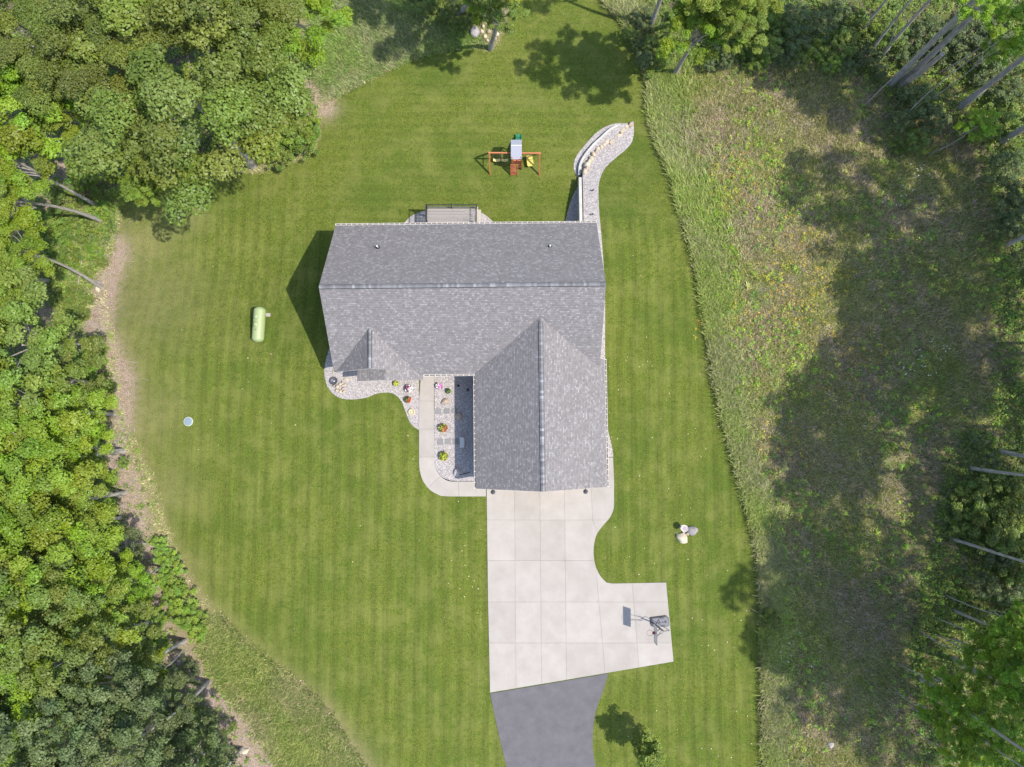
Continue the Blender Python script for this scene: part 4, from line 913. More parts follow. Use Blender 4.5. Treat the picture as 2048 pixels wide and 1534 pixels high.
# swings
for px in (993.5, 1009.5):
    c = Q(px, 320, .5); sw = MB(); n = 9
    for i in range(n - 1):
        t0, t1 = i / (n - 1), (i + 1) / (n - 1); f = lambda t: c + Vector(((t - .5) * .62, 0, -.18 * math.sin(math.pi * t) + .08)); sw.bar(f(t0), f(t1), .24, .02)
    so_ = sw.build('swing_seat', M['cream'], ps)
    for s in (-1, 1):
        top = Vector((c.x + s * .28, LT.y, LT.z - .06)); MB().tube([c + Vector((s * .31, 0, .08)), top], .014, 5).build('swing_chain', M['rope'], ps)
c = Q(1059.5, 321, .45); gl = MB(); ang = R(8)
def gpt(x, y, z): return c + Vector((x * math.cos(ang) - y * math.sin(ang), x * math.sin(ang) + y * math.cos(ang), z))
out = [(-.27, -.45), (-.2, -.52), (.22, -.52), (.3, -.44), (.28, .38), (.2, .46), (-.2, .46), (-.27, .38)]
gl.prism([tuple(gpt(x, y, 0))[:2] for x, y in out], c.z - .05, c.z + .03).build('glider_seat', M['yellow'], ps)
MB().bar(gpt(-.22, .3, .12), gpt(.22, .3, .14), .05, .2).build('glider_back', M['cream'], ps)
for s in (-.24, .24):
    MB().tube([gpt(s, 0, .03), (c.x + s, LT.y, LT.z - .05)], .018, 6).build('glider_rod', M['steel'], ps)

# ------------------------------------------------------------------ trees
GRN = np.array([.135, .190, .040])
def crown_mesh(name, Rr, Hh, nc, cr, leaf, seed, dens=1.0, droop=.2, base=GRN, flat=.6, under=.6, skip=.08):
    """puffs of leaves set on a dome, each puff made of small lobes; darker gaps stay open between puffs"""
    r = np.random.default_rng(seed); C_, NN, S, T_ = [], [], [], []
    cents = []
    for layer, (cnt, kk) in enumerate(((nc, 1.0), (int(nc * under), .72))):
        for i in range(cnt):
            if r.random() < skip: continue
            t = (i + .5) / cnt; el = math.asin(1 - t * (1 + droop)); az = i * 2.399963 + r.uniform(-.3, .3) + layer
            k = kk * r.uniform(.86, 1.04)
            edge = 1 + .16 * math.sin(az * 2 + seed) + .12 * math.sin(az * 5 + seed * 2)
            cents.append((np.array([math.cos(az) * math.cos(el) * Rr * k * edge, math.sin(az) * math.cos(el) * Rr * k * edge, math.sin(el) * Hh * kk * r.uniform(.7, 1.1) - (.5 if layer else 0)]), r.uniform(*cr), layer))
    for c, rad, layer in cents:
        tint = base * r.uniform(.82, 1.2) * np.array([r.uniform(.9, 1.14), 1, r.uniform(.85, 1.2)])
        lob = int(r.integers(7, 11)); st = r.uniform(.75, 1.3); ca = r.uniform(0, 3.14)
        for j in range(lob):
            a = j * 2.39996; q = rad * .68 * math.sqrt((j + .3) / lob); o = np.array([math.cos(a) * q * st, math.sin(a) * q / st, 0])
            o = np.array([o[0] * math.cos(ca) - o[1] * math.sin(ca), o[0] * math.sin(ca) + o[1] * math.cos(ca), (rad * .45) * (1 - (q / rad) ** 2 * 1.4) + r.normal() * rad * .07])
            sc_, sr = c + o, rad * r.uniform(.30, .46)
            n = max(6, int(dens * 2 * math.pi * sr * sr * .9 / (leaf * leaf * 1.3))); d = r.normal(size=(n, 3)); d[:, 2] = np.abs(d[:, 2]) * 1.1 - .2; d /= np.linalg.norm(d, axis=1)[:, None]
            lump = 1 + .15 * np.sin(d[:, 0] * 7 + seed) * np.sin(d[:, 1] * 7)
            pos = sc_ + d * np.array([sr, sr, sr * flat * 1.2]) * (lump * r.uniform(.8, 1.08, n))[:, None]
            C_.append(pos); NN.append(d * np.array([.45, .45, 1.1]) + r.normal(size=(n, 3)) * .26); S.append(leaf * r.uniform(.6, 1.25, n)); T_.append(tint * r.uniform(.82, 1.2, n)[:, None] * np.stack([r.uniform(.93, 1.1, n), np.ones(n), r.uniform(.85, 1.15, n)], 1))
    return leafmesh(name, np.concatenate(C_), np.concatenate(NN), np.concatenate(S), np.concatenate(T_), M['leaf']), [c for c, _, _ in cents]
CR = {}
CR['oak'] = [crown_mesh('crown', 6, 3.4, 32, (1.15, 1.65), .085, 11, base=GRN * [.96, .90, .85]), crown_mesh('crown', 5, 3.2, 24, (1.1, 1.6), .085, 12, base=GRN * [.96, .90, .85])]
CR['maple'] = [crown_mesh('crown', 4, 3.0, 30, (.7, 1.15), .095, s, base=GRN * [1.12, 1.12, .8]) for s in (21, 22, 23)]
CR['dark'] = [crown_mesh('crown', 4, 3.8, 42, (.55, .95), .09, s, .95) for s in (31, 32)]
CR['tall'] = [crown_mesh('crown', 4, 3.2, 26, (.8, 1.25), .13, s, .68, under=.45, skip=.12) for s in (51, 52)]
CR['shrub'] = [crown_mesh('foliage', 1.5, 1.1, 16, (.32, .55), .07, s, .95, droop=.1) for s in (41, 42, 43)]
CRR = {'oak': [6, 5], 'maple': [4] * 3, 'dark': [4] * 2, 'tall': [4] * 2, 'shrub': [1.5] * 3}
print('crown tris', {k: [len(m[0].polygons) * 2 for m in v] for k, v in CR.items()})

def tree(base, top, rad, kind, mat, label, group, name, trunk=True, var=None, tr=.16, limbs=7, crown=True, cat='tree'):
    """base: ground point, top: crown centre, rad metres"""
    base = Vector(base); top = Vector(top); e = empty(name, base, label, cat, group)
    v = var if var is not None else random.randrange(len(CR[kind])); me, cents = CR[kind][v]; s = rad / CRR[kind][v]
    rz_ = random.uniform(0, 6.28)
    if crown:
        c = link('crown', me, e, top - base); c.scale = (s, s, s * random.uniform(.9, 1.1)); c.rotation_euler.z = rz_
        c.material_slots[0].link = 'OBJECT'; c.material_slots[0].material = M[mat]
    if trunk:
        m = MB(); L = (top - base); bend = Vector((random.uniform(-.4, .4), random.uniform(-.4, .4), 0)); pts = []
        for i in range(7):
            t = i / 6; pts.append(base + L * t + bend * math.sin(math.pi * t) + Vector((0, 0, -.2 if i == 0 else 0)))
        m.tube(pts, [tr * (1.35 if i == 0 else 1 - .6 * i / 6) for i in range(7)], 9)
        if crown:
            mz = Matrix.Rotation(rz_, 3, 'Z')
            for c_ in random.sample(cents, min(limbs, len(cents))):
                tgt = top + (mz @ Vector(c_)) * s * .85; st_ = base + L * random.uniform(.62, .9); md = st_.lerp(tgt, .5) + Vector((0, 0, .3)); m.tube([st_, md, tgt], [tr * .4, tr * .25, tr * .1], 5)
        m.build('trunk', M['bark'], e, smooth=True)
    return e
WG = 'trees of the west woods'
# (crown px, py, height of crown centre, radius px in the photo, kind, material, base px/py or None, label)
LT_ = [
 (385, 195, 12.5, 235, 'oak', 'leaf', (505, 330), 'huge spreading oak with a thick leaning trunk at the lawn edge, northwest corner', 'oak_tree', .34),
 (268, 330, 8.5, 0, None, None, None, None, None, 0),
 (215, 110, 13.5, 150, 'oak', 'leaf', None, 'large oak crown left of the huge spreading oak, against the top of the frame', 'oak_tree', .25),
 (70, 60, 13, 135, 'oak', 'leaf', None, 'oak crown filling the top left corner of the picture', 'oak_tree', .25),
 (460, 30, 12, 120, 'oak', 'leaf', None, 'oak crown at the top edge between the corner oaks and the yellow maple', 'oak_tree', .25),
 (590, 45, 9, 85, 'maple', 'leafy', (620, 85), 'bright yellow green maple at the top edge beside the tall grass', 'maple_tree', .15),
 (545, 130, 8, 60, 'maple', 'leaf', None, 'green maple tucked between the huge oak and the pink mulch strip', 'maple_tree', .15),
 (35, 230, 11, 105, 'maple', 'leafy', None, 'yellow green maple on the left edge below the corner oak', 'maple_tree', .16),
 (130, 215, 10, 70, 'maple', 'leaf', None, 'green maple between the left edge and the huge oak', 'maple_tree', .15),
 (30, 320, 10, 75, 'maple', 'leaf', None, 'small green maple on the left edge above the leaning bare trunk', 'maple_tree', .15),
 (-5, 400, 12, 80, 'maple', 'leafy', (200, 440), 'tree on the left edge whose long bare trunk leans out to the lawn', 'maple_tree', .17),
 (45, 500, 9, 62, 'maple', 'leafy', None, 'bright maple just above the group of bare leaning trunks', 'maple_tree', .15),
 (10, 560, 12, 60, 'maple', 'leaf', (95, 562), 'tree at the left edge with a thick grey trunk above the narrow gap', 'maple_tree', .17),
 (-20, 590, 12, 70, 'maple', 'leaf', (82, 588), 'tree at the left edge with a pale trunk lying over the shaded gap', 'maple_tree', .15),
 (45, 690, 12, 115, 'dark', 'leaf', (205, 682), 'green tree with a long straight trunk pointing at the bare earth patch', 'ash_tree', .14),
 (140, 760, 8, 80, 'dark', 'leaf', (180, 770), 'broad green crown at the woods edge below the long straight trunk', 'ash_tree', .15),
 (40, 810, 11, 100, 'maple', 'leaf', None, 'green maple on the left edge at mid height', 'maple_tree', .15),
 (140, 850, 9, 80, 'maple', 'leafy', (175, 855), 'yellow green maple left of the white boulder', 'maple_tree', .15),
 (45, 915, 12, 95, 'maple', 'leafy', None, 'bright maple on the left edge below the mid-height maple', 'maple_tree', .15),
 (165, 890, 6, 38, 'maple', 'leafy', None, 'small vivid yellow maple beside the white boulder', 'maple_tree', .1),
 (60, 1010, 11, 105, 'maple', 'leaf', None, 'round green maple on the left edge, behind the leaning trunk pair', 'maple_tree', .15),
 (150, 985, 9, 70, 'maple', 'leaf', (240, 993), 'maple whose pale trunk leans onto the mulch beside a white boulder', 'maple_tree', .14),
 (145, 1060, 9, 80, 'maple', 'leaf', (243, 1036), 'maple with the second pale trunk leaning onto the mulch', 'maple_tree', .12),
 (50, 1110, 12, 100, 'maple', 'leafy', None, 'yellow green maple on the left edge above the southern dark trees', 'maple_tree', .15),
 (150, 1120, 9, 90, 'maple', 'leafy', (230, 1068), 'bright maple behind the dark round bush', 'maple_tree', .12),
 (250, 1100, 3, 42, 'dark', 'leafd', None, 'dark round young tree standing out on the mulch strip', 'young_tree', .07),
 (45, 1220, 12, 110, 'dark', 'leaf', None, 'dull green crown on the left edge south of the bright maples', 'ash_tree', .15),
 (165, 1215, 9, 85, 'maple', 'leaf', None, 'green maple south of the bright maples', 'maple_tree', .15),
 (255, 1170, 5, 55, 'maple', 'leafy', None, 'low bright maple on the woods edge south of the dark bush', 'maple_tree', .1),
 (255, 1280, 6, 75, 'dark', 'leaf', (290, 1290), 'green tree on the woods edge facing the yellow shrubs', 'ash_tree', .12),
 (135, 1315, 11, 105, 'dark', 'leaf', None, 'mid green crown above the dark trees of the bottom left', 'ash_tree', .15),
 (30, 1360, 12, 95, 'maple', 'leafy', None, 'yellow green crown above the bottom left corner', 'maple_tree', .15),
 (220, 1385, 11, 90, 'dark', 'leafd', None, 'blue green dark tree left of the shaded mulch', 'dark_tree', .15),
 (300, 1350, 5, 38, 'maple', 'leafy', None, 'small bright maple wedged among dark crowns', 'maple_tree', .1),
 (120, 1460, 12, 110, 'dark', 'leafd', None, 'blue green dark tree near the bottom left corner', 'dark_tree', .15),
 (330, 1420, 5, 70, 'dark', 'leafd', (350, 1425), 'dark tree with its edge over the shaded mulch', 'dark_tree', .15),
 (250, 1490, 12, 100, 'dark', 'leafd', None, 'dark crown on the bottom edge, second from the corner', 'dark_tree', .15),
 (390, 1500, 5, 75, 'dark', 'leafd', (410, 1500), 'dark tree on the bottom edge nearest the mulch strip', 'dark_tree', .15),
 (20, 1530, 12, 100, 'dark', 'leaf', None, 'crown cut off by the bottom left corner', 'dark_tree', .15),
 (-90, 250, 12, 120, 'maple', 'leaf', None, None, 'maple_tree', .15), (-90, 700, 12, 120, 'maple', 'leaf', None, None, 'maple_tree', .15), (-90, 1100, 12, 120, 'maple', 'leaf', None, None, 'maple_tree', .15),
 (-90, 1400, 12, 120, 'dark', 'leafd', None, None, 'dark_tree', .15), (330, -110, 12, 130, 'oak', 'leaf', None, None, 'oak_tree', .2), (120, 1640, 12, 120, 'dark', 'leafd', None, None, 'dark_tree', .15), (360, 1640, 10, 110, 'dark', 'leafd', None, None, 'dark_tree', .15),
]
for (px, py, h, rp_, kind, mat, bs_, lab, nm, tr) in LT_:
    if not kind: continue
    c = at(px, py, h + (-2 if py < 420 else 0)); sc_ = FPX / (CAMH - c.z)
    b = G(*bs_) if bs_ else Vector((c.x + random.uniform(-.5, .5), c.y + random.uniform(-.5, .5), float(zter(c.x, c.y))))
    off = lab is None
    tree(b, c, rp_ / sc_, kind, mat, lab or 'leafy tree continuing the west woods past the frame', WG, nm, tr=tr)
# low oak bough hanging over the lawn
b = at(500, 335, -2); c1 = at(285, 358, 8.0)
tree(G(215, 330), c1, 1.7, 'maple', 'leaf', 'small isolated clump of leaves on a thin bare trunk hanging over the north lawn corner', WG, 'oak_tree', tr=.07, limbs=5)
tree(G(330, 345), at(300, 378, 7.0), 1.3, 'maple', 'leaf', 'lower of the two leaf clumps overhanging the lawn corner', WG, 'oak_tree', tr=.06, limbs=4)
tree(G(400, 345), at(385, 330, 7.0), 1.0, 'maple', 'leaf', 'tiny leaf clump below the huge oak near its leaning trunk', WG, 'oak_tree', tr=.05, limbs=3)
# yellow-green bushes at the oak's foot, scrub along the west edge
def shrub(px, py, rpx, mat, label, group, h=None, name='shrub', cat='shrub'):
    rad = rpx / 25.0; h = h if h is not None else rad * .55; c = G(px, py, h); g = float(zter(c.x, c.y)); e = empty(name, (c.x, c.y, g), label, cat, group)
    v = random.randrange(3); me, cents = CR['shrub'][v]; s = rad / 1.5; o = link('foliage', me, e, (0, 0, h * .75)); o.scale = (s * random.uniform(.9, 1.15), s, s * random.uniform(.8, 1.1)); o.rotation_euler.z = random.uniform(0, 6.28)
    o.material_slots[0].link = 'OBJECT'; o.material_slots[0].material = M[mat]
    m = MB()
    for c_ in random.sample(cents, 3): m.tube([(c.x, c.y, g - .05), Vector((c.x, c.y, g + h * .5)), Vector((c.x, c.y, g + h * .75)) + Vector(c_) * s * .7], [.03, .025, .012], 5)
    m.build('stem', M['bark'], e); return e
for i, (x, y, r_) in enumerate([(590, 205, 32), (612, 245, 30), (575, 270, 40), (605, 285, 30), (560, 315, 24), (540, 295, 28), (620, 265, 20), (580, 160, 22)]):
    shrub(x, y, r_, 'leafy' if i != 4 else 'leaf', 'bright green bush in the thicket right of the huge oak', 'bushes beside the huge oak', h=1.6)
for i, (x, y, r_) in enumerate([(165, 355, 30), (130, 400, 34), (110, 380, 26), (175, 470, 26), (150, 440, 20), (120, 470, 30), (205, 420, 22), (190, 505, 20), (140, 520, 24), (95, 450, 30)]):
    shrub(x, y, r_, random.choice(['leafy', 'leaf']), 'low green bush on the scrubby ground west of the lawn corner', 'bushes west of the lawn corner')
for i, (x, y, r_) in enumerate([(120, 600, 26), (150, 585, 18), (175, 545, 14), (165, 625, 18), (180, 600, 10), (205, 525, 12), (180, 730, 34), (200, 780, 30), (205, 700, 12), (190, 830, 24)]):
    shrub(x, y, r_, random.choice(['leafy', 'leaf']), 'low bush between the bare trunks and the bare earth patch', 'bushes by the bare earth patch')
for i, (x, y, r_) in enumerate([(318, 1085, 14), (325, 1110, 20), (345, 1135, 22), (330, 1150, 18), (350, 1175, 24), (370, 1205, 26), (345, 1195, 20), (385, 1240, 26), (360, 1230, 22), (395, 1265, 20), (330, 1165, 14)]):
    shrub(x, y, r_, 'leafb', 'yellow green bush in the bright row between mulch strip and lawn', 'bright bushes beside the mulch strip', h=.6)
for i, (x, y, r_) in enumerate([(280, 1210, 22), (310, 1240, 20), (315, 1285, 22), (290, 1320, 24), (250, 1145, 26), (215, 960, 16), (245, 925, 12), (222, 1000, 10), (375, 1345, 24), (420, 1450, 20), (465, 1455, 9), (445, 1500, 18), (200, 1150, 26)]):
    shrub(x, y, r_, 'leafd' if i in (8, 9, 11) else 'leafy', 'low bush at the inner side of the mulch strip', 'bushes on the woods side of the mulch strip', h=.9)
# north edge
def stree(shx, shy, h, bs_, r_, label, nm='tall_tree', kind='tall', mat='leaf', tr=.2, grp='tall trees along the east and north edges', n_=6):
    """tree whose crown shadow should fall at shadow pixel (shx, shy)"""
    g = G(shx, shy); c = Vector((g.x + .57 * h, g.y - .19 * h, h + g.z)); b = G(*bs_)
    return tree(b, c, r_, kind, mat, label, grp, nm, tr=tr, limbs=n_)
stree(850, 55, 13.5, (917, 28), 3.4, 'tree above the top edge whose grey trunk stands left of the rock pile', kind='maple')
stree(780, -10, 15, (880, -60), 3.8, 'tree hidden above the top edge that shades the tall grass', kind='maple')
tree(G(981, 96), at(1000, 22, 6.5), 1.75, 'dark', 'leaf', 'young tree with a thick grey trunk standing in front of the rock pile', 'trees on the north lawn edge', 'lawn_tree', tr=.23)
tree(G(965, 40), at(968, 8, 3.5), 1.6, 'maple', 'leafy', 'leafy young tree directly above the rock pile', 'trees on the north lawn edge', 'young_tree', tr=.08)
for (x, y, r_) in ((880, 15, 26), (900, 35, 18), (925, 10, 20), (940, 35, 18), (850, 10, 26), (955, 20, 16), (925, 45, 10), (1000, -5, 18)):
    shrub(x, y, r_, 'leaf', 'green bush in the clump at the top edge left of the rock pile', 'bushes above the rock pile', h=1.2)
stree(1080, -25, 19, (1300, 56), 2.3, 'tall bare stemmed tree at the north lawn corner, trunk running off the top edge')
tree(G(1349, 146), at(1397, 62, 8.5), 2.35, 'maple', 'leafy', 'maple with a short leaning trunk at the top of the meadow corner', 'trees on the north lawn edge', 'maple_tree', tr=.2)
tree(G(1372, 40), at(1400, 10, 9.5), 1.9, 'maple', 'leafy', 'maple crown at the top edge right above the leaning maple', 'trees on the north lawn edge', 'maple_tree', tr=.12)
stree(1105, 130, 16, (1383, 45), 2.3, 'slim tree whose thin trunk crosses the top edge above the maple', tr=.1, kind='maple')
stree(1165, 105, 15, (1400, 30), 2.2, 'slim tree just right of the thin trunk at the top edge', tr=.1, kind='maple')
stree(1230, 160, 12.5, (1430, 60), 1.9, 'slim tree behind the leaning maple near the top edge', tr=.1, kind='maple')
stree(1260, 105, 12, (1440, 20), 2.0, 'slim tree at the top edge between maple and orange bush', tr=.1, kind='maple')
random.seed(21)
NB = [(1262, 60, 14), (1275, 90, 14), (1290, 110, 18), (1305, 85, 20), (1320, 60, 22), (1290, 30, 24), (1330, 110, 18), (1315, 130, 12), (1345, 85, 18), (1355, 30, 24), (1300, 150, 10), (1440, 90, 26), (1425, 120, 18),
      (1465, 60, 24), (1460, 120, 16), (1490, 100, 22), (1505, 60, 26), (1520, 120, 20), (1545, 90, 26), (1560, 50, 26), (1580, 110, 22), (1600, 75, 28), (1610, 120, 16), (1635, 95, 24), (1650, 50, 28), (1665, 120, 20), (1690, 85, 28), (1700, 130, 20),
      (1720, 50, 30), (1735, 110, 26), (1530, 20, 28), (1600, 20, 28), (1680, 15, 28), (1470, 15, 24), (1760, 140, 18), (1745, 15, 30), (1785, 60, 30)]
for i, (x, y, r_) in enumerate(NB):
    shrub(x + random.uniform(-4, 4), y + random.uniform(-4, 4), r_, random.choice(['leaf', 'leafy', 'leaf', 'leafd']), 'bush in the tangled thicket along the north edge of the meadow', 'bushes north of the meadow', h=random.uniform(.8, 2.4))
M['leafo'] = mat_leaf('foliage_orange', .43, 1.1, 1.9)
shrub(1493, 42, 15, 'leafo', 'orange tinged bush in the thicket at the top edge', None, h=2.6)
# tall eastern trees, crowns beyond the frame
ET = [(1815, 620, 24, (2090, 560), 5.0), (1762, 720, 25, (2100, 700), 4.4), (1718, 850, 26, (2110, 860), 4.6), (1850, 790, 22, (2090, 800), 5.0), (1785, 470, 23, (2100, 470), 4.8), (1600, 925, 28, (2080, 960), 2.2),
      (1630, 1120, 27, (2080, 1100), 3.6), (1505, 1165, 30, (2080, 1200), 1.6), (1470, 1195, 31, (2090, 1230), 1.1), (1640, 1250, 27, (2100, 1240), 4.4), (1755, 1150, 24, (2110, 1120), 4.6), (1790, 1450, 25, (2080, 1440), 4.0), (1790, 1310, 25, (2110, 1330), 4.6),
      (1900, 560, 21, (2110, 450), 5.0), (1560, 1235, 29, (2100, 1270), 1.8), (1960, 820, 19, (2120, 760), 5), (1960, 1150, 20, (2110, 1150), 4), (1980, 480, 19, (2125, 330), 5), (1930, 700, 20, (2125, 620), 5), (1748, 560, 22, (2115, 520), 2.6), (1960, 1010, 19, (2120, 1000), 5),
      (1860, 340, 20, (2110, 200), 3.4), (1700, 1290, 24, (2110, 1380), 3.6), (1840, 680, 22, (2125, 680), 4.5), (1690, 960, 24, (2115, 880), 3.0), (1870, 260, 22, (2110, 240), 4.2), (1770, 230, 24, (2105, 120), 3.2), (1690, 160, 25, (2105, 60), 2.6), (1620, 1400, 27, (2105, 1420), 2.4)]
VT = [(1782, 168, 23, 3.4, .27, .4), (1765, 108, 21, 2.4, .15, -.3), (1800, 170, 25, 3.4, .29, 0), (1918, 216, 23, 3.8, .26, .3), (2000, 285, 22, 4.0, .25, 0), (1718, 62, 18, 2.2, .11, 0), (1735, 112, 19, 2.2, .11, .5), (1998, 902, 23, 4.2, .16, -2.0), (1940, 936, 20, 3.6, .14, 0), (1905, 1077, 18, 3.8, .12, -.5),
      (1906, 1220, 18, 3.6, .10, -.5), (1905, 1316, 18, 3.8, .2, -.8), (1838, 1355, 20, 2.2, .14, -.8), (1902, 1275, 18, 2.0, .07, 0), (1870, 1400, 17, 1.8, .07, -.5), (2012, 490, 22, 4.4, .16, .5)]
ELAB = 'tall bare stemmed tree of the east woods, crown beyond the frame'
for i, (sx_, sy_, h, bs_, r_) in enumerate(ET): stree(sx_, sy_, h, bs_, r_, ELAB, tr=.16, nm='tall_tree', n_=0)
for (bx_, by_, h, r_, tr, ln_) in VT:
    g = G(bx_, by_); tree(g, (g.x + ln_ * .5, g.y + ln_, g.z + h), r_, 'tall', 'leaf', ELAB, 'tall trees along the east and north edges', 'tall_tree', tr=tr, limbs=0)
# snags and leaning dead stems
p = G(1800, 172); q_ = at(1885, 108, 6.5); s_ = empty('dead_tree', p, 'broken pale dead stem leaning beside the tall trunks, top right', 'dead tree'); MB().tube([p, p.lerp(q_, .5) + Vector((.1, -.1, 0)), q_], [.3, .22, .16], 9).build('trunk', M['bark'], s_, smooth=True)
for a_, b_, h, lb in (((1875, 148), (1985, 78), 8, 'thin bare sapling stem among dark shrubs, top right'), ((1762, 120), (1800, 20), 9, 'slender double stem left of the tall trunks, top right'), ((1717, 68), (1765, 10), 6, 'thin stem leaning over the thicket near the top edge')):
    p = G(*a_); q_ = at(b_[0], b_[1], h); s_ = empty('sapling', p, lb, 'sapling'); MB().tube([p, p.lerp(q_, .5) + Vector((.2, 0, .2)), q_], [.07, .05, .03], 7).build('trunk', M['bark'], s_, smooth=True)
# east understory
random.seed(5)
EB = [(1835, 200, 40, 'leafd'), (1800, 240, 24, 'leafd'), (1870, 240, 34, 'leafd'), (1905, 100, 40, 'leafd'), (1950, 60, 44, 'leafd'), (2000, 100, 44, 'leafd'), (1975, 160, 34, 'leafd'), (2020, 40, 40, 'leaf'), (1860, 60, 34, 'leafd'), (1820, 100, 30, 'leafd'), (1960, 250, 34, 'leaf'), (2010, 240, 40, 'leaf'),
      (1985, 260, 26, 'leafy'), (2030, 180, 30, 'leafd'), (1840, 280, 22, 'leaf'), (1800, 290, 18, 'leaf'), (2020, 330, 40, 'leafd'), (2030, 430, 34, 'leafd'), (2035, 390, 30, 'leafd'), (2010, 450, 24, 'leafd'), (2040, 300, 20, 'leafy'),
      (1945, 1000, 38, 'leaf'), (1985, 985, 42, 'leaf'), (2025, 1010, 44, 'leaf'), (1930, 1040, 30, 'leaf'), (1975, 1050, 40, 'leaf'), (2020, 1070, 40, 'leaf'), (1995, 1100, 34, 'leafd'), (2035, 1140, 34, 'leaf'), (1975, 1170, 26, 'leafd'), (2020, 1190, 30, 'leafd'),
      (1955, 880, 14, 'leafd'), (1985, 925, 20, 'leafd'), (1860, 1240, 18, 'leaf'), (1890, 1260, 14, 'leaf'), (1965, 1230, 20, 'leaf'), (1870, 1345, 10, 'leafy')]
for x, y, r_, mt in EB: shrub(x, y, r_, mt, 'understory bush at the foot of the east woods', 'understory bushes of the east woods', h=random.uniform(.8, 2.2))
for i, (x, y, h, r_, mt) in enumerate([(1990, 110 - 10, 7, 1.3, 'leafb'), (1895 + 60, 250, 4, 1.6, 'leafb'), (1960, 1310, 7, 2.2, 'leafb'), (2010, 1290, 8, 2.2, 'leafb'), (2040, 1340, 9, 2.2, 'leafb'), (1880, 1370, 5, 1.5, 'leafb'), (1930, 1400, 6, 1.9, 'leafb'), (2000, 1420, 8, 2.4, 'leafb'), (1900, 1460, 5, 1.6, 'leafb'), (1960, 1490, 6, 1.9, 'leafb'), (2030, 1500, 8, 2.2, 'leafb'), (2040, 1240, 8, 1.6, 'leafb'), (1860, 1420, 4, 1.2, 'leafb'), (1920, 1520, 5, 1.5, 'leafb'), (2035, 60, 12, 2.2, 'leafb'), (1960, 5, 13, 2.0, 'leafb')]):
    c = at(x, y, h); tree((c.x - .4, c.y, float(zter(c.x, c.y))), c, r_ * .8, 'maple', mt, 'young bright green tree among the bare trunks of the east woods', 'young trees of the east woods', 'young_tree', tr=.05, limbs=4)
shrub(1545, 1240, 20, 'leaf', 'lone young bush at the lawn edge within the long tree shadow', None, h=1.0)
shrub(1533, 1228, 14, 'leaf', 'smaller half of the bush pair at the lawn edge within the long tree shadow', None, h=.7)
# young tree by the asphalt
cme, cc = crown_mesh('crown', .8, 1.9, 34, (.25, .45), .055, 77, .95, droop=.9, base=GRN * [1.25, 1.25, 1]); CR['sap'] = [(cme, cc)]; CRR['sap'] = [.8]
b0 = G(1280, 1466)
tree(b0, (b0.x + .05, b0.y - .02, b0.z + 2.9), .95, 'sap', 'leaf', 'slender young tree alone on the lawn beside the asphalt lane', None, 'young_tree', tr=.04)

# fallen sticks
for i, (a_, b_, lb) in enumerate([((143, 523), (138, 552), 'pale fallen log on the scrubby ground left of the bare earth patch'), ((165, 510), (150, 600), 'long thin fallen stick crossing the scrub by the bare earth patch'), ((335, 1340), (370, 1322), 'thin pale stick in the shaded mulch beside the small white stone'), ((1240, 48), (1252, 40), 'short stick on the north lawn'), ((1595, 757), (1610, 762), 'pale stick in the middle of the meadow'),
                                  ((1905, 1090), (1935, 1125), 'crooked fallen branch below the first pale trunk of the east woods'), ((1700, 113), (1760, 113), 'horizontal dead branch in the north thicket')]):
    p = G(*a_, .08); q_ = G(*b_, .12); prop(MB().tube([p, p.lerp(q_, .5) + Vector((.06, .05, 0)), q_], [.05 if i != 0 else .11, .04 if i != 0 else .1, .02 if i != 0 else .08], 7).build('fallen_branch', M['bark']), lb, 'branch')

# ------------------------------------------------------------------ grass, weeds, litter (uncountable)
def blades(name, P, hgt, wid, cols, label, lean=.6, cat=None, nb=6, spread=.12, mat='grass', dirx=(0, 0), patch=1.0):
    n = len(P); z = zter(P[:, 0], P[:, 1]); tot = n * nb
    bx = np.repeat(P[:, 0], nb) + rng.normal(size=tot) * spread; by = np.repeat(P[:, 1], nb) + rng.normal(size=tot) * spread; bz = np.repeat(z, nb) - .03
    az = rng.uniform(0, 2 * np.pi, tot); h = np.repeat(rng.uniform(*hgt, n), nb) * rng.uniform(.6, 1.15, tot); ln = rng.uniform(.55, 1.25, tot) * lean
    tip = np.stack([bx + (np.cos(az) * ln + dirx[0]) * h, by + (np.sin(az) * ln + dirx[1]) * h, bz + h * np.sqrt(np.clip(1 - ln * ln * .5, .2, 1))], 1)
    w_ = rng.uniform(*wid, tot); px_, py_ = -np.sin(az) * w_, np.cos(az) * w_
    V_ = np.stack([np.stack([bx - px_, by - py_, bz], 1), np.stack([bx + px_, by + py_, bz], 1), tip], 1).reshape(-1, 3)
    ci = np.repeat(rng.integers(0, len(cols), n), nb); cols = np.asarray(cols, float); T_ = cols[ci] * rng.uniform(.8, 1.3, tot)[:, None] * 1.4
    clump = np.repeat(rng.uniform(.6, 1.3, n), nb); pn = np.sin(P[:, 0] * .55 + 1.7 * np.sin(P[:, 1] * .31)) + np.sin(P[:, 1] * .63 + 1.3 * np.sin(P[:, 0] * .47)) + np.sin(P[:, 0] * 1.7 + P[:, 1] * 1.3) * .6
    pn = np.repeat(pn + rng.normal(size=n) * .5, nb)[:, None]; T_ = T_ * clump[:, None] * (1 + patch * np.tanh(pn) * np.array([-.06, .03, -.24]))
    T_ = np.repeat(T_, 3, 0)
    me = npmesh(name, V_, np.arange(3 * tot), 3, M[mat], T_)
    o = link(name, me); return prop(o, label, cat, None, 'stuff')
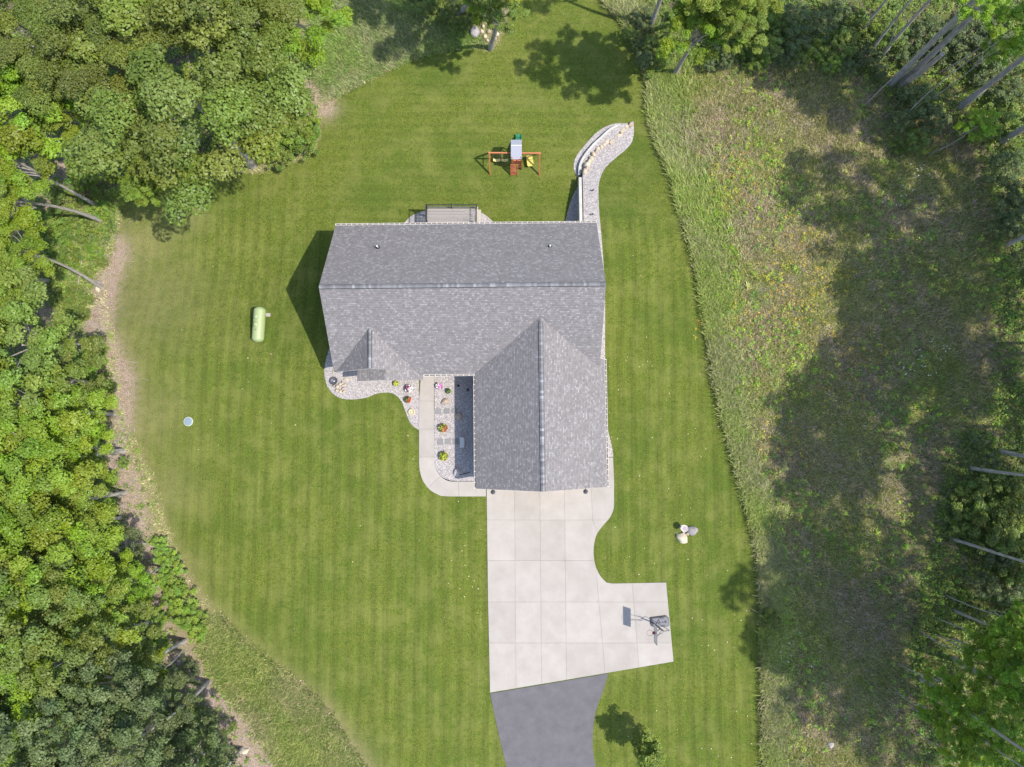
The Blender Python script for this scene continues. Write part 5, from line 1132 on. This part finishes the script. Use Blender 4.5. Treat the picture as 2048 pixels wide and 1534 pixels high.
def scatter(poly, n, excl=None):
    xs = [p[0] for p in poly]; ys = [p[1] for p in poly]; out = []
    P = np.stack([rng.uniform(min(xs), max(xs), n * 3), rng.uniform(min(ys), max(ys), n * 3)], 1)
    k = inpoly(P[:, 0], P[:, 1], poly)
    if excl is not None: k &= ~inpoly(P[:, 0], P[:, 1], excl)
    return P[k][:n]
MEAD = W([(1262, 60), (1290, 110), (1300, 180), (1300, 230), (1323, 300), (1348, 360), (1368, 430), (1388, 500), (1403, 570), (1415, 640), (1428, 720), (1443, 800), (1463, 880), (1483, 950), (1503, 1030), (1523, 1110), (1528, 1200), (1530, 1400), (1535, 1600), (2150, 1600), (2150, 150), (1790, 150), (1700, 130), (1420, 130)])
P = scatter(MEAD, 62000)
cl = np.sin(P[:, 0] * .9 + np.sin(P[:, 1] * .5) * 2) + np.sin(P[:, 1] * .7 + P[:, 0] * .3) + rng.normal(size=len(P)) * .8
gr = P; br = P[cl <= .9]
blades('meadow_grass', gr, (.2, .45), (.02, .04), [(.16, .19, .04), (.23, .225, .06), (.12, .15, .03), (.31, .27, .12), (.20, .215, .06)], 'mixed green tall grass covering the meadow', .85, nb=7, spread=.2)
blades('dry_grass', br[:26000], (.2, .42), (.015, .03), [(.38, .31, .19), (.33, .265, .20), (.46, .38, .25), (.26, .21, .14)], 'dry brown and grey grass stems in the meadow', .9, nb=8, spread=.18)
# dense edge band leaning over the lawn
band = []
E_ = np.array(EAST_W)
seg = np.hypot(*np.diff(E_, axis=0).T); cum = np.r_[0, np.cumsum(seg)]
t = rng.uniform(0, cum[-1], 19000); ex = np.interp(t, cum, E_[:, 0]); ey = np.interp(t, cum, E_[:, 1]); off = np.abs(rng.normal(size=len(t))) * (.9 + .9 * smst(0, 22, ey)) + .05
off -= .18 * (rng.random(len(off)) < .35); P = np.stack([ex + off * .97, ey + off * .1], 1)
wz = 1 + .0 * t
blades('tall_edge_grass', P, (.45, .95), (.02, .04), [(.22, .275, .07), (.29, .325, .115), (.165, .22, .055), (.36, .35, .18), (.24, .285, .085)], 'tall green grass standing along the east edge of the lawn', .75, nb=7, spread=.12, dirx=(-.12, .05))
P = P[(rng.random(len(P)) < .12) & (P[:, 1] < -8)]
blades('straw_grass', P, (.4, .8), (.015, .03), [(.42, .34, .22), (.36, .30, .18)], 'tan seed stems along the lower east edge of the lawn', .8, nb=8, spread=.15, dirx=(-.25, .1))
NG = W([(640, 0), (600, 90), (625, 150), (650, 205), (740, 162), (822, 122), (900, 100), (975, 95), (955, 60), (900, 20), (1010, -60), (640, -60)])
blades('north_tall_grass', scatter(NG, 5200), (.3, .6), (.02, .035), [(.13, .18, .045), (.18, .215, .065), (.10, .15, .035), (.22, .225, .10)], 'tall green grass in the north corner between mulch and lawn', .8, nb=8, spread=.15, dirx=(-.15, -.1))
SG = W([(395, 1240), (440, 1232), (500, 1292), (580, 1352), (640, 1402), (690, 1472), (735, 1540), (640, 1600), (560, 1540), (520, 1480), (500, 1440), (440, 1380), (400, 1310)])
blades('south_tall_grass', scatter(SG, 5200), (.3, .6), (.02, .035), [(.15, .19, .05), (.24, .24, .085), (.11, .155, .035), (.33, .29, .14), (.17, .20, .06)], 'tall yellowing grass between the mulch strip and the southwest lawn', .85, nb=8, spread=.16, dirx=(.2, -.1))
WGp = W([(110, 420), (170, 400), (215, 380), (255, 385), (235, 450), (222, 520), (190, 560), (165, 660), (120, 640), (90, 560)])
blades('scrub_grass', scatter(WGp, 2600), (.15, .4), (.02, .04), [(.19, .26, .045), (.13, .2, .03), (.24, .29, .07)], 'patchy weeds on the scrub ground west of the lawn', .85, nb=8, spread=.2)
t = rng.uniform(0, 1, 2600); Wn = np.array(WEST_W); seg = np.hypot(*np.diff(Wn, axis=0).T); cum = np.r_[0, np.cumsum(seg)]; t *= cum[-1]
P = np.stack([np.interp(t, cum, Wn[:, 0]) - np.abs(rng.normal(size=len(t))) * .8 - .1, np.interp(t, cum, Wn[:, 1]) + rng.normal(size=len(t)) * .3], 1)
blades('west_edge_grass', P[~inpoly(P[:, 0], P[:, 1], LAWN)], (.12, .3), (.02, .035), [(.18, .23, .06), (.26, .26, .11), (.34, .29, .17)], 'short mixed grass along the west edge of the lawn', .8, nb=7, spread=.15)
# broad-leaved weeds, flowers in the meadow
def weeds(name, P, r_, leaf, n, cols, label, z0=.15, z1=.5, mat='leaf'):
    if len(P) > 11000: P = P[::2]
    C_, NN, S, T_ = [], [], [], []; cols = np.asarray(cols, float)
    z = zter(P[:, 0], P[:, 1])
    for i in range(len(P)):
        rr_ = rng.uniform(*r_); d = rng.normal(size=(n, 3)) * np.array([rr_, rr_, 0]) * .5; h = rng.uniform(z0, z1)
        C_.append(np.array([P[i, 0], P[i, 1], z[i]]) + d + np.stack([np.zeros(n), np.zeros(n), h * np.exp(-(d[:, 0] ** 2 + d[:, 1] ** 2) / (rr_ ** 2)) * rng.uniform(.6, 1.1, n)], 1))
        NN.append(rng.normal(size=(n, 3)) * .45 + [0, 0, 1]); S.append(leaf * rng.uniform(.6, 1.2, n)); T_.append(cols[rng.integers(len(cols))] * rng.uniform(.75, 1.3, n)[:, None] * 1.3)
    me = leafmesh(name, np.concatenate(C_), np.concatenate(NN), np.concatenate(S), np.concatenate(T_), M[mat]); return prop(link(name, me), label, None, None, 'stuff')
P = scatter(MEAD, 4200); cl = np.sin(P[:, 0] * .6 + 1) + np.sin(P[:, 1] * .45 + P[:, 0] * .2); P = P[cl + rng.normal(size=len(P)) * .6 > .1]
weeds('meadow_weeds', P, (.15, .45), .06, 22, [(.15, .26, .04), (.21, .30, .045), (.10, .18, .04), (.26, .30, .055)], 'broad leaved green weeds scattered through the meadow', .3, .6)
t = rng.uniform(0, cum[-1], 10); 
P = np.stack([rng.uniform(12, 19, 420), rng.uniform(-8, 24, 420)], 1); P = P[inpoly(P[:, 0], P[:, 1], MEAD) & (distline(P[:, 0], P[:, 1], EAST_W) < 3.5)]
weeds('edge_weeds', P, (.25, .6), .07, 40, [(.15, .23, .03), (.19, .26, .04), (.12, .19, .03)], 'bright leafy weeds behind the tall edge grass', .3, .6, 'leafy')
fl_c = [at(1455, 400), at(1560, 560), at(1660, 565), at(1590, 640), at(1480, 330), at(1700, 700), at(1560, 880), at(1680, 790), at(1470, 640), at(1610, 480)]
P = np.concatenate([np.array([p.x, p.y]) + rng.normal(size=(60, 2)) * [1.5, 1.3] for p in fl_c])
weeds('yellow_flowers', P, (.1, .3), .04, 9, [(.42, .33, .03), (.5, .36, .03), (.36, .2, .03)], 'small yellow orange wildflowers dotted in the meadow', .35, .6, 'tint')
wf_c = [at(1830, 735), at(1560, 1290), at(1800, 380), at(1860, 330), at(1575, 1310), at(1865, 700)]
P = np.concatenate([np.array([p.x, p.y]) + rng.normal(size=(12, 2)) * [.7, .6] for p in wf_c])
weeds('white_flowers', P, (.03, .06), .05, 3, [(.6, .6, .55)], 'white umbel flowers in the shaded meadow', .4, .7, 'tint')
# undergrowth on the forest floors
P = np.concatenate([scatter(WOODW, 9000), scatter(WOODE, 12000)]); P = P[(np.abs(P[:, 0]) < 50) & (P[:, 1] > -30) & (P[:, 1] < 45)]
P = P[distline(P[:, 0], P[:, 1], MULCH) > 1.0]
weeds('forest_undergrowth', P, (.3, .8), .085, 26, [(.11, .17, .035), (.15, .22, .04), (.08, .13, .03)], 'low leafy undergrowth on the forest floor', .2, .8)
Mu = np.array(MULCH); k = rng.integers(3, len(Mu) - 1, 260); fr_ = rng.uniform(0, 1, (260, 1)); P = Mu[k] * fr_ + Mu[k - 1] * (1 - fr_) + rng.normal(size=(260, 2)) * [1.1, .5]; P = P[~inpoly(P[:, 0], P[:, 1], LAWN)]
weeds('strip_weeds', P, (.12, .4), .06, 22, [(.13, .21, .035), (.17, .25, .04), (.09, .15, .03)], 'small green weeds sprouting in the bare mulch strip', .1, .35)
# dead leaves on the lawn and litter twigs
P = np.stack([rng.uniform(at(1195, 0).x, at(1525, 0).x, 130), rng.uniform(at(0, 1530).y, at(0, 640).y, 130)], 1)
P2 = np.stack([rng.uniform(-5.5, -2.2, 40), rng.uniform(-16, -5, 40)], 1)[:22]; P = np.concatenate([P, P2, np.stack([rng.uniform(-28, 20, 60), rng.uniform(-20, 20, 60)], 1)]); P = P[inpoly(P[:, 0], P[:, 1], LAWN)]
C_ = np.stack([P[:, 0], P[:, 1], zter(P[:, 0], P[:, 1]) + .03], 1); n = len(C_)
prop(link('fallen_leaves', leafmesh('fallen_leaves', C_, rng.normal(size=(n, 3)) * .25 + [0, 0, 1], rng.uniform(.025, .07, n), np.array([(.42, .42, .22), (.45, .34, .2), (.38, .42, .2)])[rng.integers(0, 3, n)], M['tint'], .8)), 'pale fallen leaves dotted over the lawn', None, None, 'stuff')
P = np.concatenate([scatter(WOODE, 2500), np.array(MULCH)[rng.integers(0, len(MULCH), 1500)] + rng.normal(size=(1500, 2)) * [.7, 1.2]]); P = P[(P[:, 0] < 46) & (P[:, 0] > -45)]
n = len(P); az = rng.uniform(0, 6.28, n); L_ = rng.uniform(.1, .5, n); z = zter(P[:, 0], P[:, 1]) + .1; dx, dy = np.cos(az) * L_, np.sin(az) * L_; wx, wy = -np.sin(az) * .013, np.cos(az) * .013
V_ = np.stack([np.stack([P[:, 0] - dx - wx, P[:, 1] - dy - wy, z], 1), np.stack([P[:, 0] - dx + wx, P[:, 1] - dy + wy, z], 1), np.stack([P[:, 0] + dx, P[:, 1] + dy, z + .05], 1)], 1).reshape(-1, 3)
prop(link('twigs', npmesh('twigs', V_, np.arange(3 * n), 3, M['tint'], np.repeat(np.array([(.30, .26, .22), (.2, .17, .14), (.38, .33, .28)])[rng.integers(0, 3, n)], 3, 0))), 'dead twigs littering the ground under the trees', None, None, 'stuff')
tot = sum(len(o.data.polygons) for o in SC.objects if o.type == 'MESH'); print('objects', len(SC.objects), 'faces incl. shared', tot)

# ------------------------------------------------------------------ labels that single out look-alikes
def ordinal(n):
    a = ['zeroth', 'first', 'second', 'third', 'fourth', 'fifth', 'sixth', 'seventh', 'eighth', 'ninth', 'tenth', 'eleventh', 'twelfth', 'thirteenth', 'fourteenth', 'fifteenth', 'sixteenth', 'seventeenth', 'eighteenth', 'nineteenth']
    t = ['', '', 'twenty', 'thirty', 'forty', 'fifty']
    if n < 20: return a[n]
    return {20: 'twentieth', 30: 'thirtieth', 40: 'fortieth'}.get(n, t[n // 10] + '-' + a[n % 10])
def order(group, base, key, frm, flt=None):
    T = [o for o in SC.objects if o.parent is None and o.get('group') == group and (flt is None or flt(o))]
    T.sort(key=key)
    for i, o in enumerate(T):
        tone = ''
        for c in o.children:
            if c.name.startswith(('foliage', 'crown')) and c.material_slots: tone = {'foliage_yellow_green': 'bright', 'foliage_bright': 'vivid', 'foliage_mid_green': 'green', 'foliage_deep_green': 'dark'}.get(c.material_slots[0].material.name, '')
        o['label'] = (base % {'t': tone}).strip() + ', ' + ordinal(i + 1) + ' counted from ' + frm
X_ = lambda o: o.location.x; Y_ = lambda o: -o.location.y
order('understory bushes of the east woods', '%(t)s understory bush of the east woods', Y_, 'the top')
order('young trees of the east woods', '%(t)s young tree among bare trunks, east woods', Y_, 'the top')
order('bushes north of the meadow', '%(t)s bush in the thicket north of the meadow', X_, 'the left')
order('bushes west of the lawn corner', '%(t)s low bush on scrub west of the lawn corner', Y_, 'the top')
order('bright bushes beside the mulch strip', '%(t)s bush in the row beside the mulch strip', Y_, 'the top')
order('bushes by the bare earth patch', '%(t)s low bush near the bare earth patch', Y_, 'the top')
order('bushes on the woods side of the mulch strip', '%(t)s low bush on the woods side of the mulch', Y_, 'the top')
order('bushes beside the huge oak', '%(t)s bush in the thicket right of the huge oak', Y_, 'the top')
order('bushes above the rock pile', 'green bush above the north rock pile', X_, 'the left')
order('boulders in the curved row', '%(t)s tan fieldstone in the curved gravel bed row', Y_, 'the tip')
order('cobbles heaped in the front bed', 'pale cobble in the front bed heap', X_, 'the left')
order('rocks piled at the north tree', 'tan rock in the pile at the north tree', X_, 'the left')
order('tall trees along the east and north edges', 'bare stemmed tall tree of the east woods', Y_, 'the top', lambda o: o['label'] == ELAB and o.location.x < at(2048, 0).x)
